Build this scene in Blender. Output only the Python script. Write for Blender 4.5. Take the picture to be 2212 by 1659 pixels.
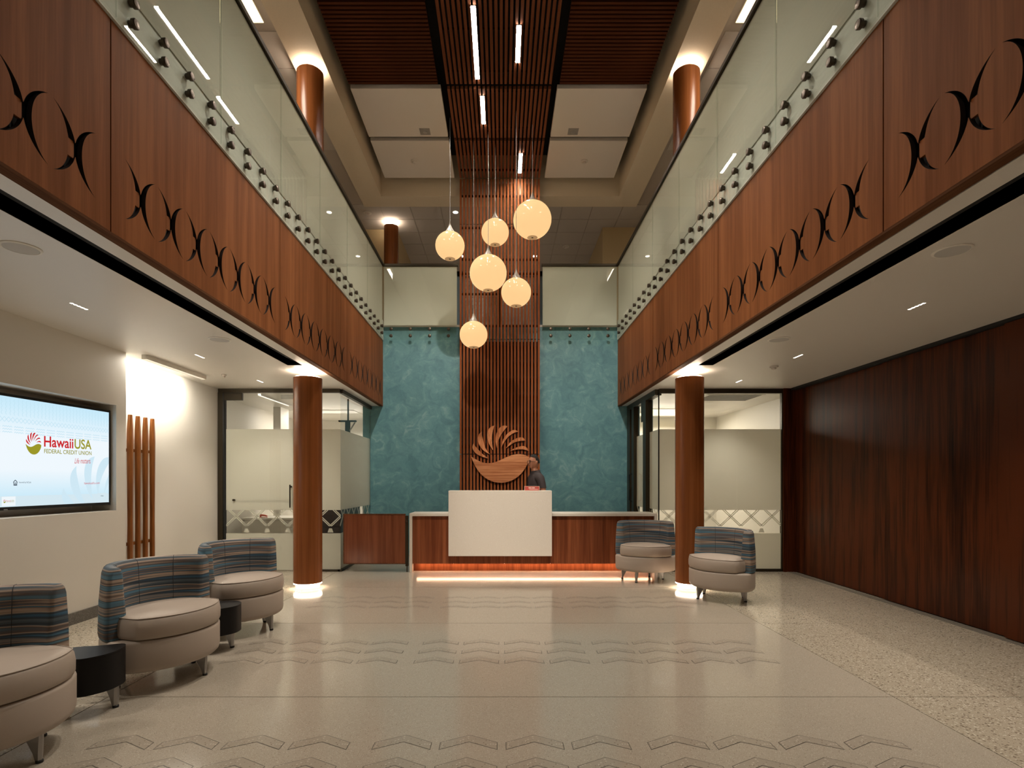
import bpy, bmesh, math, random
from mathutils import Vector, Matrix, noise as mnoise
random.seed(7)
for o in list(bpy.data.objects): bpy.data.objects.remove(o, do_unlink=True)
SC = bpy.context.scene
COL = SC.collection
PI = math.pi

# ------------------------------------------------------------------ camera
EYE = 1.38                       # lens height above the floor
FPX = 1200.0                     # focal length in pixels of the 2212 px wide frame
cam = bpy.data.cameras.new('camera')
cam.sensor_fit = 'HORIZONTAL'; cam.sensor_width = 36.0
cam.lens = 36.0 * FPX / 2212.0
cam.shift_x = (1106 - 1084) / 2212.0
cam.shift_y = (1040 - 829.5) / 2212.0
cam.clip_start = 0.05; cam.clip_end = 100
camo = bpy.data.objects.new('camera', cam); COL.objects.link(camo)
camo.location = (0, 0, EYE); camo.rotation_euler = (PI / 2, 0, 0)
SC.camera = camo
# ------------------------------------------------------------------ world, exposure
w = bpy.data.worlds.new('world'); SC.world = w; w.use_nodes = True
w.node_tree.nodes['Background'].inputs[0].default_value = (1.0, 0.85, 0.68, 1)
w.node_tree.nodes['Background'].inputs[1].default_value = 0.0
SC.view_settings.view_transform = 'Standard'; SC.view_settings.look = 'None'
SC.view_settings.gamma = 1.0; SC.view_settings.exposure = 0.80
SC.view_settings.use_curve_mapping = False
WARM = (1.0, 0.875, 0.735); NEUT = (1.0, 0.90, 0.78); AMBER = (1.0, 0.56, 0.33)
# strengths of the place's lamps and of the added fill lamps
L_LINEAR = 115.0; L_GLOBE = 0.57; L_DOWN = 40.0; L_SPOT = 270.0; L_WASH = 20.0
L_RING = 22.0; L_DESK = 20.0; L_TROFFER = 7.0; L_SCREEN = 0.58; L_ROOM = 34.0

# ------------------------------------------------------------------ materials
def _new(name):
    m = bpy.data.materials.new(name); m.use_nodes = True
    nt = m.node_tree; b = nt.nodes['Principled BSDF']
    return m, nt, b
def plain(name, c, rough=0.6, metal=0.0, spec=0.5, bump=0.0, bscale=60, coat=0.0):
    m, nt, b = _new(name)
    b.inputs['Base Color'].default_value = (*c, 1); b.inputs['Roughness'].default_value = rough
    b.inputs['Metallic'].default_value = metal; b.inputs['Specular IOR Level'].default_value = spec
    b.inputs['Coat Weight'].default_value = coat
    tc = nt.nodes.new('ShaderNodeTexCoord'); n = nt.nodes.new('ShaderNodeTexNoise')
    n.inputs['Scale'].default_value = bscale
    nt.links.new(tc.outputs['Object'], n.inputs['Vector'])
    mx = nt.nodes.new('ShaderNodeMix'); mx.data_type = 'RGBA'
    mx.inputs[6].default_value = (*[v * 0.95 for v in c], 1); mx.inputs[7].default_value = (*[min(1, v * 1.05) for v in c], 1)
    nt.links.new(n.outputs['Fac'], mx.inputs[0]); nt.links.new(mx.outputs[2], b.inputs['Base Color'])
    if bump:
        bp = nt.nodes.new('ShaderNodeBump'); bp.inputs['Strength'].default_value = bump; bp.inputs['Distance'].default_value = 0.002
        nt.links.new(n.outputs['Fac'], bp.inputs['Height']); nt.links.new(bp.outputs['Normal'], b.inputs['Normal'])
    return m
def emit(name, c, s):
    m = bpy.data.materials.new(name); m.use_nodes = True; nt = m.node_tree
    nt.nodes.clear(); o = nt.nodes.new('ShaderNodeOutputMaterial'); e = nt.nodes.new('ShaderNodeEmission')
    e.inputs[0].default_value = (*c, 1); e.inputs[1].default_value = s
    nt.links.new(e.outputs[0], o.inputs[0]); return m
def ramp(nt, pts, interp='LINEAR'):
    r = nt.nodes.new('ShaderNodeValToRGB'); cr = r.color_ramp; cr.interpolation = interp
    while len(cr.elements) < len(pts): cr.elements.new(0.5)
    for e, (p, c) in zip(cr.elements, pts): e.position = p; e.color = (*c, 1)
    return r
def wood(name, dark, light, scale=(22, 22, 0.9), rough=0.35, coat=0.15, fine=1.0, spec=0.16):
    """straight-grained veneer; scale is per axis, the small number runs along the grain"""
    m, nt, b = _new(name)
    tc = nt.nodes.new('ShaderNodeTexCoord'); mp = nt.nodes.new('ShaderNodeMapping')
    mp.inputs['Scale'].default_value = scale
    nt.links.new(tc.outputs['Object'], mp.inputs['Vector'])
    n1 = nt.nodes.new('ShaderNodeTexNoise'); n1.inputs['Scale'].default_value = 1.0; n1.inputs['Detail'].default_value = 3
    n2 = nt.nodes.new('ShaderNodeTexNoise'); n2.inputs['Scale'].default_value = 5.0; n2.inputs['Detail'].default_value = 2
    n3 = nt.nodes.new('ShaderNodeTexNoise'); n3.inputs['Scale'].default_value = 0.22; n3.inputs['Detail'].default_value = 1
    for n in (n1, n2, n3): nt.links.new(mp.outputs[0], n.inputs['Vector'])
    a = nt.nodes.new('ShaderNodeMath'); a.operation = 'MULTIPLY_ADD'; a.inputs[1].default_value = 0.45 * fine
    nt.links.new(n2.outputs['Fac'], a.inputs[0]); nt.links.new(n1.outputs['Fac'], a.inputs[2])
    a2 = nt.nodes.new('ShaderNodeMath'); a2.operation = 'MULTIPLY_ADD'; a2.inputs[1].default_value = 0.6
    nt.links.new(n3.outputs['Fac'], a2.inputs[0]); nt.links.new(a.outputs[0], a2.inputs[2])
    r = ramp(nt, [(0.55, dark), (0.82, tuple((x + y) / 2 for x, y in zip(dark, light))), (1.1 if False else 1.0, light)])
    sub = nt.nodes.new('ShaderNodeMath'); sub.operation = 'SUBTRACT'; sub.inputs[1].default_value = 0.22
    nt.links.new(a2.outputs[0], sub.inputs[0]); nt.links.new(sub.outputs[0], r.inputs[0])
    nt.links.new(r.outputs[0], b.inputs['Base Color'])
    b.inputs['Roughness'].default_value = rough; b.inputs['Coat Weight'].default_value = coat; b.inputs['Coat Roughness'].default_value = 0.25; b.inputs['Specular IOR Level'].default_value = spec
    return m
def terrazzo(name, base, base2, chips, amount=0.3, scale=90, rough=0.125):
    m, nt, b = _new(name)
    tc = nt.nodes.new('ShaderNodeTexCoord')
    big = nt.nodes.new('ShaderNodeTexNoise'); big.inputs['Scale'].default_value = 1.3; big.inputs['Detail'].default_value = 3
    nt.links.new(tc.outputs['Object'], big.inputs['Vector'])
    mx = nt.nodes.new('ShaderNodeMix'); mx.data_type = 'RGBA'
    mx.inputs[6].default_value = (*base, 1); mx.inputs[7].default_value = (*base2, 1)
    nt.links.new(big.outputs['Fac'], mx.inputs[0])
    col = mx.outputs[2]
    for k, (c, th, sc) in enumerate(chips):
        v = nt.nodes.new('ShaderNodeTexVoronoi'); v.inputs['Scale'].default_value = sc; v.inputs['Randomness'].default_value = 1.0
        mp = nt.nodes.new('ShaderNodeMapping'); mp.inputs['Location'].default_value = (k * 3.7, k * 1.9, 0)
        nt.links.new(tc.outputs['Object'], mp.inputs['Vector']); nt.links.new(mp.outputs[0], v.inputs['Vector'])
        sep = nt.nodes.new('ShaderNodeSeparateColor'); nt.links.new(v.outputs['Color'], sep.inputs[0])
        lt = nt.nodes.new('ShaderNodeMath'); lt.operation = 'LESS_THAN'; lt.inputs[1].default_value = amount
        nt.links.new(sep.outputs[0], lt.inputs[0])
        ds = nt.nodes.new('ShaderNodeMath'); ds.operation = 'LESS_THAN'; ds.inputs[1].default_value = th
        nt.links.new(v.outputs['Distance'], ds.inputs[0])
        mu = nt.nodes.new('ShaderNodeMath'); mu.operation = 'MULTIPLY'
        nt.links.new(lt.outputs[0], mu.inputs[0]); nt.links.new(ds.outputs[0], mu.inputs[1])
        m2 = nt.nodes.new('ShaderNodeMix'); m2.data_type = 'RGBA'; m2.inputs[7].default_value = (*c, 1)
        nt.links.new(col, m2.inputs[6]); nt.links.new(mu.outputs[0], m2.inputs[0]); col = m2.outputs[2]
    nt.links.new(col, b.inputs['Base Color']); b.inputs['Roughness'].default_value = rough
    b.inputs['Specular IOR Level'].default_value = 0.5
    return m
def plaster(name):
    m, nt, b = _new(name)
    tc = nt.nodes.new('ShaderNodeTexCoord')
    wp = nt.nodes.new('ShaderNodeTexNoise'); wp.inputs['Scale'].default_value = 2.6; wp.inputs['Detail'].default_value = 4
    nt.links.new(tc.outputs['Object'], wp.inputs['Vector'])
    ad = nt.nodes.new('ShaderNodeMix'); ad.data_type = 'VECTOR'; ad.inputs[0].default_value = 0.35
    nt.links.new(tc.outputs['Object'], ad.inputs[4]); nt.links.new(wp.outputs['Color'], ad.inputs[5])
    n = nt.nodes.new('ShaderNodeTexNoise'); n.inputs['Scale'].default_value = 5.5; n.inputs['Detail'].default_value = 10; n.inputs['Roughness'].default_value = 0.66; n.inputs['Distortion'].default_value = 0.9
    nt.links.new(ad.outputs[1], n.inputs['Vector'])
    r = ramp(nt, [(0.28, (0.078, 0.205, 0.250)), (0.46, (0.115, 0.280, 0.320)), (0.58, (0.148, 0.335, 0.370)), (0.72, (0.27, 0.46, 0.475))])
    nt.links.new(n.outputs['Fac'], r.inputs[0]); nt.links.new(r.outputs[0], b.inputs['Base Color'])
    b.inputs['Roughness'].default_value = 0.42
    bp = nt.nodes.new('ShaderNodeBump'); bp.inputs['Strength'].default_value = 0.25; bp.inputs['Distance'].default_value = 0.004
    nt.links.new(n.outputs['Fac'], bp.inputs['Height']); nt.links.new(bp.outputs[0], b.inputs['Normal'])
    return m
def stripes(name):
    m, nt, b = _new(name)
    tc = nt.nodes.new('ShaderNodeTexCoord'); mp = nt.nodes.new('ShaderNodeMapping'); mp.inputs['Scale'].default_value = (0.16, 0.16, 11.5)
    nt.links.new(tc.outputs['Object'], mp.inputs['Vector'])
    n = nt.nodes.new('ShaderNodeTexNoise'); n.inputs['Scale'].default_value = 1.0; n.inputs['Detail'].default_value = 2.5; n.inputs['Roughness'].default_value = 0.55
    nt.links.new(mp.outputs[0], n.inputs['Vector'])
    dk = (0.024, 0.027, 0.033); bl = (0.036, 0.110, 0.185); sl = (0.068, 0.098, 0.120); tan = (0.42, 0.315, 0.240); br = (0.105, 0.072, 0.058); lb = (0.090, 0.205, 0.285)
    r = ramp(nt, [(0.24, tan), (0.30, br), (0.345, lb), (0.375, bl), (0.41, dk), (0.44, sl), (0.47, tan), (0.495, br), (0.52, sl), (0.545, lb), (0.575, dk), (0.60, tan), (0.63, br), (0.66, bl), (0.70, dk), (0.76, lb)])
    nt.links.new(n.outputs['Fac'], r.inputs[0]); nt.links.new(r.outputs[0], b.inputs['Base Color'])
    b.inputs['Roughness'].default_value = 0.7
    w_ = nt.nodes.new('ShaderNodeTexNoise'); w_.inputs['Scale'].default_value = 900
    nt.links.new(tc.outputs['Object'], w_.inputs['Vector'])
    bp = nt.nodes.new('ShaderNodeBump'); bp.inputs['Strength'].default_value = 0.12; bp.inputs['Distance'].default_value = 0.001
    nt.links.new(w_.outputs['Fac'], bp.inputs['Height']); nt.links.new(bp.outputs[0], b.inputs['Normal'])
    return m
def glass(name, tint=(0.97, 0.985, 0.975), ior=1.5):
    m = bpy.data.materials.new(name); m.use_nodes = True; nt = m.node_tree; nt.nodes.clear()
    o = nt.nodes.new('ShaderNodeOutputMaterial'); mx = nt.nodes.new('ShaderNodeMixShader')
    t = nt.nodes.new('ShaderNodeBsdfTransparent'); t.inputs[0].default_value = (*tint, 1)
    g = nt.nodes.new('ShaderNodeBsdfGlossy'); g.inputs['Roughness'].default_value = 0.0
    f = nt.nodes.new('ShaderNodeFresnel'); f.inputs[0].default_value = ior
    ge = nt.nodes.new('ShaderNodeNewGeometry'); iv = nt.nodes.new('ShaderNodeMath'); iv.operation = 'SUBTRACT'; iv.inputs[0].default_value = 1.0
    nt.links.new(ge.outputs['Backfacing'], iv.inputs[1]); mu = nt.nodes.new('ShaderNodeMath'); mu.operation = 'MULTIPLY'
    nt.links.new(f.outputs[0], mu.inputs[0]); nt.links.new(iv.outputs[0], mu.inputs[1])      # one reflection per pane: the entry face
    nt.links.new(mu.outputs[0], mx.inputs[0]); nt.links.new(t.outputs[0], mx.inputs[1]); nt.links.new(g.outputs[0], mx.inputs[2])
    nt.links.new(mx.outputs[0], o.inputs[0]); return m
def film(name, c, trans=0.3, clear=0.05):
    m = bpy.data.materials.new(name); m.use_nodes = True; nt = m.node_tree; nt.nodes.clear()
    o = nt.nodes.new('ShaderNodeOutputMaterial'); d = nt.nodes.new('ShaderNodeBsdfDiffuse'); t = nt.nodes.new('ShaderNodeBsdfTranslucent')
    tr = nt.nodes.new('ShaderNodeBsdfTransparent')
    d.inputs[0].default_value = (*c, 1); t.inputs[0].default_value = (*c, 1)
    m1 = nt.nodes.new('ShaderNodeMixShader'); m1.inputs[0].default_value = trans
    m2 = nt.nodes.new('ShaderNodeMixShader'); m2.inputs[0].default_value = clear
    nt.links.new(d.outputs[0], m1.inputs[1]); nt.links.new(t.outputs[0], m1.inputs[2])
    nt.links.new(m1.outputs[0], m2.inputs[1]); nt.links.new(tr.outputs[0], m2.inputs[2])
    nt.links.new(m2.outputs[0], o.inputs[0]); return m

M = {}
M['fascia'] = wood('fascia_veneer', (0.172, 0.058, 0.0185), (0.275, 0.101, 0.036), (16, 16, 0.6), 0.5, 0.0, 1.0, 0.05)
M['fascia_edge'] = wood('fascia_edge_veneer', (0.085, 0.036, 0.018), (0.15, 0.07, 0.035), (20, 0.7, 20), 0.7, 0.0, 1.0, 0.02)
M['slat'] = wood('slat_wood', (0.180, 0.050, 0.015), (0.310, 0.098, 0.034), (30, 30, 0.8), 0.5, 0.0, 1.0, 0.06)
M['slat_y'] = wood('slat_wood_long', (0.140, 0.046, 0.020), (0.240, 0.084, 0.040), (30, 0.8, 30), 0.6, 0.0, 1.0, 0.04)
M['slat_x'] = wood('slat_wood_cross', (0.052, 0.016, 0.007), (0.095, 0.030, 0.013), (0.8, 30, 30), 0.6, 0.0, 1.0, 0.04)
M['column'] = wood('column_veneer', (0.180, 0.054, 0.013), (0.300, 0.100, 0.030), (14, 14, 0.3), 0.27, 0.2, 0.7)
M['rosewood'] = wood('rosewood_veneer', (0.009, 0.0035, 0.0022), (0.085, 0.0205, 0.0060), (11, 11, 0.45), 0.36, 0.0, 1.5, 0.10)
M['desk'] = wood('desk_veneer', (0.135, 0.034, 0.012), (0.270, 0.085, 0.032), (18, 18, 0.5), 0.35, 0.2)
M['gate'] = wood('gate_veneer', (0.130, 0.036, 0.015), (0.215, 0.070, 0.030), (18, 18, 0.5), 0.35, 0.2)
M['paddle'] = wood('paddle_wood', (0.120, 0.036, 0.006), (0.330, 0.120, 0.030), (12, 12, 1.2), 0.4, 0.1)
M['emblem'] = wood('emblem_wood', (0.260, 0.082, 0.030), (0.560, 0.250, 0.115), (1.0, 1.0, 30), 0.4, 0.1)
M['leafwood'] = wood('emblem_leaf_wood', (0.250, 0.078, 0.026), (0.560, 0.230, 0.100), (26, 1.0, 5.0), 0.4, 0.1)
M['white'] = plain('white_paint', (0.74, 0.71, 0.65), 0.5, bump=0.03, bscale=250)
M['ceil'] = plain('ceiling_paint', (0.76, 0.73, 0.68), 0.38, bump=0.02, bscale=200)
M['beige'] = plain('beige_paint', (0.72, 0.63, 0.49), 0.7)
M['yellow'] = plain('straw_paint', (0.60, 0.48, 0.28), 0.7)
M['tile'] = plain('mineral_tile', (0.54, 0.50, 0.46), 0.9, bump=0.5, bscale=160)
M['tgrid'] = plain('tile_grid_paint', (0.46, 0.41, 0.36), 0.6)
M['cloud'] = plain('acoustic_panel_white', (0.74, 0.70, 0.66), 0.85, bump=0.1, bscale=200)
M['black'] = plain('matt_black', (0.006, 0.006, 0.006), 0.8)
M['void'] = plain('plenum_black', (0.010, 0.009, 0.008), 0.95)
M['bronze'] = plain('dark_bronze', (0.042, 0.032, 0.018), 0.42, 0.6)
M['standoff'] = plain('bronze_button', (0.085, 0.066, 0.050), 0.33, 0.85)
M['steel'] = plain('brushed_steel', (0.50, 0.49, 0.47), 0.35, 0.9)
M['grey'] = plain('grey_paint', (0.33, 0.32, 0.31), 0.5)
M['speaker'] = plain('speaker_grille', (0.55, 0.54, 0.52), 0.6, bump=0.3, bscale=900)
M['trimwhite'] = plain('trim_white', (0.80, 0.77, 0.71), 0.45)
M['teal'] = plaster('teal_plaster')
M['blue'] = plain('blue_grey_paint', (0.17, 0.26, 0.32), 0.6)
M['blind'] = plain('blind_slat_grey', (0.62, 0.66, 0.64), 0.6)
M['slabedge'] = plain('slab_edge_paint', (0.66, 0.67, 0.60), 0.6)
M['terr_a'] = terrazzo('terrazzo_cream', (0.400, 0.352, 0.285), (0.425, 0.373, 0.300), [((0.27, 0.23, 0.18), 0.30, 150), ((0.62, 0.57, 0.48), 0.34, 190), ((0.22, 0.18, 0.14), 0.22, 95)], 0.22)
M['terr_b'] = terrazzo('terrazzo_chip', (0.405, 0.352, 0.272), (0.44, 0.385, 0.298), [((0.19, 0.15, 0.11), 0.42, 62), ((0.66, 0.60, 0.50), 0.40, 80), ((0.23, 0.19, 0.14), 0.35, 130)], 0.26)
M['terr_c'] = terrazzo('terrazzo_inlay', (0.365, 0.320, 0.258), (0.385, 0.335, 0.27), [((0.24, 0.19, 0.145), 0.36, 90), ((0.52, 0.46, 0.38), 0.36, 75)], 0.22)
M['divider'] = plain('divider_strip', (0.085, 0.07, 0.052), 0.45, 0.2)
M['terr_base'] = terrazzo('terrazzo_base', (0.105, 0.10, 0.09), (0.125, 0.12, 0.105), [((0.03, 0.03, 0.03), 0.4, 90), ((0.25, 0.24, 0.22), 0.35, 110)], 0.3, rough=0.3)
M['quartz'] = terrazzo('quartz_white', (0.70, 0.645, 0.56), (0.73, 0.67, 0.59), [((0.655, 0.60, 0.52), 0.33, 70), ((0.745, 0.695, 0.62), 0.4, 55)], 0.16, rough=0.3)
M['stripe'] = stripes('striped_fabric')
M['leather'] = plain('taupe_leather', (0.42, 0.350, 0.290), 0.5, bump=0.15, bscale=500)
M['tabletop'] = plain('black_laminate', (0.010, 0.009, 0.009), 0.45, 0.0, 0.2)
M['leg'] = plain('brushed_aluminium', (0.42, 0.41, 0.40), 0.38, 0.8)
M['foot'] = plain('black_rubber', (0.01, 0.01, 0.01), 0.6)
M['glass'] = glass('clear_glass')
M['rglass'] = glass('railing_glass', (0.955, 0.975, 0.96))
M['bounce_carpet'] = plain('grey_bounce_carpet', (.40, .35, .30), .95)  # unseen floor cover, added pale to bounce light onto the tile ceiling
M['film'] = film('frosted_film', (0.84, 0.81, 0.73), 0.42, 0.13)
M['rfilm'] = film('white_interlayer', (0.80, 0.785, 0.70), 0.33, 0.02)
M['globe'] = None
M['dish'] = plain('amber_dish', (.34, .24, .15), .5); M['dish'].node_tree.nodes['Principled BSDF'].inputs['Emission Color'].default_value = (1, .58, .26, 1); M['dish'].node_tree.nodes['Principled BSDF'].inputs['Emission Strength'].default_value = .17
M['neck'] = plain('smoked_neck', (.24, .21, .18), .35)
M['smoke'] = plain('detector_white', (0.66, 0.62, 0.57), 0.5)

def globe_mat():
    m = bpy.data.materials.new('opal_globe'); m.use_nodes = True; nt = m.node_tree; b = nt.nodes['Principled BSDF']
    b.inputs['Base Color'].default_value = (0.10, 0.075, 0.045, 1); b.inputs['Roughness'].default_value = 0.12; b.inputs['Specular IOR Level'].default_value = 0.18
    tc = nt.nodes.new('ShaderNodeTexCoord'); sx = nt.nodes.new('ShaderNodeSeparateXYZ'); nt.links.new(tc.outputs['Object'], sx.inputs[0])
    b.inputs['Emission Color'].default_value = (1.0, 0.61, 0.275, 1)
    b.inputs['Emission Strength'].default_value = L_GLOBE
    return m
M['globe'] = globe_mat()
M['e_linear'] = emit('linear_led', WARM, L_LINEAR)
M['e_ring'] = emit('ring_led', (1.0, 0.80, 0.60), L_RING)
M['e_desk'] = emit('desk_led', AMBER, L_DESK)
M['e_down'] = emit('downlight_led', NEUT, 5.0)
M['e_troffer'] = emit('troffer_diffuser', (1.0, 0.78, 0.42), L_TROFFER * 0.25)
M['e_wash'] = emit('wash_led', (1.0, 0.91, 0.76), 1.6)
# ------------------------------------------------------------------ mesh helpers
WT = {}
def _link(o, parent, world=True):
    COL.objects.link(o)
    if parent is not None:
        o.parent = parent
        if world: o.location = -WT.get(parent.name, Vector((0, 0, 0)))
        WT[o.name] = Vector((0, 0, 0)) if world else WT.get(parent.name, Vector((0, 0, 0))) + o.location
    else: WT[o.name] = o.location.copy()
    return o
def tag(o, label, cat=None, group=None, kind=None):
    o['label'] = label
    if cat: o['category'] = cat
    if group: o['group'] = group
    if kind: o['kind'] = kind
    return o
def empty(name, loc, rz=0.0):
    o = bpy.data.objects.new(name, None); COL.objects.link(o); o.location = loc; o.rotation_euler[2] = rz
    o.empty_display_size = 0.1
    WT[o.name] = Vector(loc); return o
def data(name, v, f, mat, smooth=False, bevel=0.0, bseg=2, mats=None, fm=None):
    me = bpy.data.meshes.new(name); me.from_pydata([tuple(p) for p in v], [], f)
    for m in (mats or [mat]): me.materials.append(m)
    if fm:
        for p, k in zip(me.polygons, fm): p.material_index = k
    bm = bmesh.new(); bm.from_mesh(me); bmesh.ops.recalc_face_normals(bm, faces=bm.faces)
    if bevel: bmesh.ops.bevel(bm, geom=bm.edges[:], offset=bevel, segments=bseg, affect='EDGES', profile=0.5)
    bm.to_mesh(me); bm.free()
    if smooth:
        for p in me.polygons: p.use_smooth = True
    me.update(); return me
def obj(name, me, parent=None, loc=None):
    o = bpy.data.objects.new(name, me)
    if loc is None: return _link(o, parent)
    COL.objects.link(o)                                # piece with its own place (mesh about the origin)
    base = WT.get(parent.name, Vector((0, 0, 0))) if parent else Vector((0, 0, 0))
    if parent: o.parent = parent
    o.location = Vector(loc) - base; WT[o.name] = Vector(loc); return o
def bv(x0, x1, y0, y1, z0, z1):
    v = [(x0, y0, z0), (x1, y0, z0), (x1, y1, z0), (x0, y1, z0), (x0, y0, z1), (x1, y0, z1), (x1, y1, z1), (x0, y1, z1)]
    f = [(0, 3, 2, 1), (4, 5, 6, 7), (0, 1, 5, 4), (1, 2, 6, 5), (2, 3, 7, 6), (3, 0, 4, 7)]
    return v, f
def box(name, x0, x1, y0, y1, z0, z1, mat, parent=None, bevel=0.0):
    v, f = bv(x0, x1, y0, y1, z0, z1)
    return obj(name, data(name, v, f, mat, bevel=bevel), parent)
def boxes(name, lst, mat, parent=None):
    V, F = [], []
    for b in lst:
        v, f = bv(*b); k = len(V); V += v; F += [tuple(i + k for i in q) for q in f]
    return obj(name, data(name, V, F, mat), parent)
def ubox(name, sx, sy, sz, mat, bevel=0.0):
    v, f = bv(-sx / 2, sx / 2, -sy / 2, sy / 2, -sz / 2, sz / 2); return data(name, v, f, mat, bevel=bevel)
def lathe_v(prof, cx=0, cy=0, seg=40, cap=True):
    V, F = [], []
    for r, z in prof:
        for k in range(seg):
            a = 2 * PI * k / seg; V.append((cx + r * math.cos(a), cy + r * math.sin(a), z))
    for i in range(len(prof) - 1):
        for k in range(seg):
            k2 = (k + 1) % seg; F.append((i * seg + k, i * seg + k2, (i + 1) * seg + k2, (i + 1) * seg + k))
    if cap: F.append(tuple(range(seg - 1, -1, -1))); F.append(tuple((len(prof) - 1) * seg + k for k in range(seg)))
    return V, F
def shade_auto(me, deg=35):
    for p in me.polygons: p.use_smooth = True
    lim = math.radians(deg); bm = bmesh.new(); bm.from_mesh(me)
    for e in bm.edges:
        if len(e.link_faces) == 2 and e.calc_face_angle(0) > lim: e.smooth = False
        elif len(e.link_faces) != 2: e.smooth = False
    bm.to_mesh(me); bm.free()
def lathe(name, prof, cx, cy, mat, parent=None, seg=40, cap=True):
    v, f = lathe_v(prof, cx, cy, seg, cap); me = data(name, v, f, mat); shade_auto(me); return obj(name, me, parent)
def prism(name, pts, plane, a, b, mat, parent=None, bevel=0.0):
    """polygon pts (2-D) swept from a to b; plane 'xz' sweeps along y, 'xy' along z, 'yz' along x"""
    n = len(pts); V = []
    for t in (a, b):
        for p, q in pts:
            V.append({'xz': (p, t, q), 'xy': (p, q, t), 'yz': (t, p, q)}[plane])
    F = [tuple(range(n)), tuple(range(2 * n - 1, n - 1, -1))] + [(k, (k + 1) % n, n + (k + 1) % n, n + k) for k in range(n)]
    return obj(name, data(name, V, F, mat, bevel=bevel), parent)
def tube_v(path, rad, seg=8):
    V, F = [], []; n = len(path); P = [Vector(p) for p in path]
    for i, p in enumerate(P):
        t = (P[min(i + 1, n - 1)] - P[max(i - 1, 0)]).normalized()
        u = t.cross(Vector((0, 0, 1)))
        if u.length < 0.05: u = t.cross(Vector((1, 0, 0)))
        u.normalize(); w_ = t.cross(u)
        r = rad[i] if isinstance(rad, (list, tuple)) else rad
        for k in range(seg):
            a = 2 * PI * k / seg; V.append(p + u * math.cos(a) * r + w_ * math.sin(a) * r)
    for i in range(n - 1):
        for k in range(seg):
            k2 = (k + 1) % seg; F.append((i * seg + k, i * seg + k2, (i + 1) * seg + k2, (i + 1) * seg + k))
    F.append(tuple(range(seg - 1, -1, -1))); F.append(tuple((n - 1) * seg + k for k in range(seg)))
    return V, F
def tube(name, path, rad, mat, parent=None, seg=8):
    v, f = tube_v(path, rad, seg); me = data(name, v, f, mat); shade_auto(me, 50); return obj(name, me, parent)
def struct(o, label): return tag(o, label, kind='structure')
def lamp(name, kind, loc, power, color, parent=None, target=None, **kw):
    l = bpy.data.lights.new(name, kind); l.energy = power; l.color = color
    for k, v in kw.items(): setattr(l, k, v)
    o = bpy.data.objects.new(name, l); COL.objects.link(o)
    base = WT.get(parent.name, Vector((0, 0, 0))) if parent else Vector((0, 0, 0))
    if parent: o.parent = parent
    o.location = Vector(loc) - base
    if target is not None:
        d = Vector(target) - Vector(loc); o.rotation_euler = d.to_track_quat('-Z', 'Y').to_euler()
    return o
def P(px, py, d):                    # point of the place seen at a pixel of the frame, d metres ahead
    return ((px - 1084) / FPX * d, d, EYE + (1040 - py) / FPX * d)

# ------------------------------------------------------------------ main sizes (metres)
XL, XR = -2.24, 2.185                # faces of the two gallery fascias
YB = 10.47                           # teal end wall
ZC = 2.80                            # lower ceiling
WL, WL2, WR = -4.14, -4.35, 4.45     # side walls
YS = 8.53                            # glazed office fronts
YCOL = 7.18; XCL, XCR = -2.507, 2.426
ZRT, ZGB = 5.38, 4.035               # railing top, glass bottom
ZSOF, ZSL, ZACT = 6.73, 6.98, 6.80   # upper soffit, slats, tile ceiling
X0, X1 = -0.778, 0.701               # slat feature
Y_FRONT = -2.6

# ================================================================== SETTING
# ---- floor
fl = box('floor', -5.6, 5.6, Y_FRONT, 13.2, -0.12, -0.004, M['divider'])
struct(fl, 'polished terrazzo lobby floor with inlaid chevron rows')
ys = [Y_FRONT, -0.12, 1.72, 3.56, 5.41, 7.25, 9.09, 13.2]
for a, b in zip(ys[:-1], ys[1:]):
    g = 0.003
    box('terrazzo_panel', -2.52 + g, 2.51 - g, a + g, b - g, -0.004, 0.0, M['terr_a'], fl)
    box('terrazzo_panel', -5.6, -2.52 - g, a + g, b - g, -0.004, 0.0, M['terr_b'], fl)
    box('terrazzo_panel', 2.51 + g, 5.6, a + g, b - g, -0.004, 0.0, M['terr_b'], fl)
def chevron_mesh():
    def out(w_, t, s):          # outline: half width, thickness, shrink
        h = 0.086
        return [(-w_, -t), (0, h - t), (w_, -t), (w_, 0), (0, h), (-w_, 0)]
    o = [(-.152, -.082), (0, .004), (.152, -.082), (.152, .0), (0, .088), (-.152, .0)]
    i = [(-.148, -.0755), (0, .0090), (.148, -.0755), (.148, -.0025), (0, .0833), (-.148, -.0025)]
    V = [(x, y, 0.0006) for x, y in o] + [(x, y, 0.0010) for x, y in i]
    F = [(k, (k + 1) % 6, 6 + (k + 1) % 6, 6 + k) for k in range(6)] + [(6, 7, 10, 11), (7, 8, 9, 10)]
    return data('chevron_inlay', V, F, None, mats=[M['divider'], M['terr_c']], fm=[0] * 6 + [1, 1])
CH = chevron_mesh()
for base in (2.457, 4.297, 6.137):
    for r in range(3):
        y = base - 0.01 + 0.245 * r - (0.0)
        for cx0 in (-1.99, -0.52, 0.92):
            for k in range(4):
                obj('chevron_inlay', CH, fl, (cx0 + 0.346 * k, y, 0.0))
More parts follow.
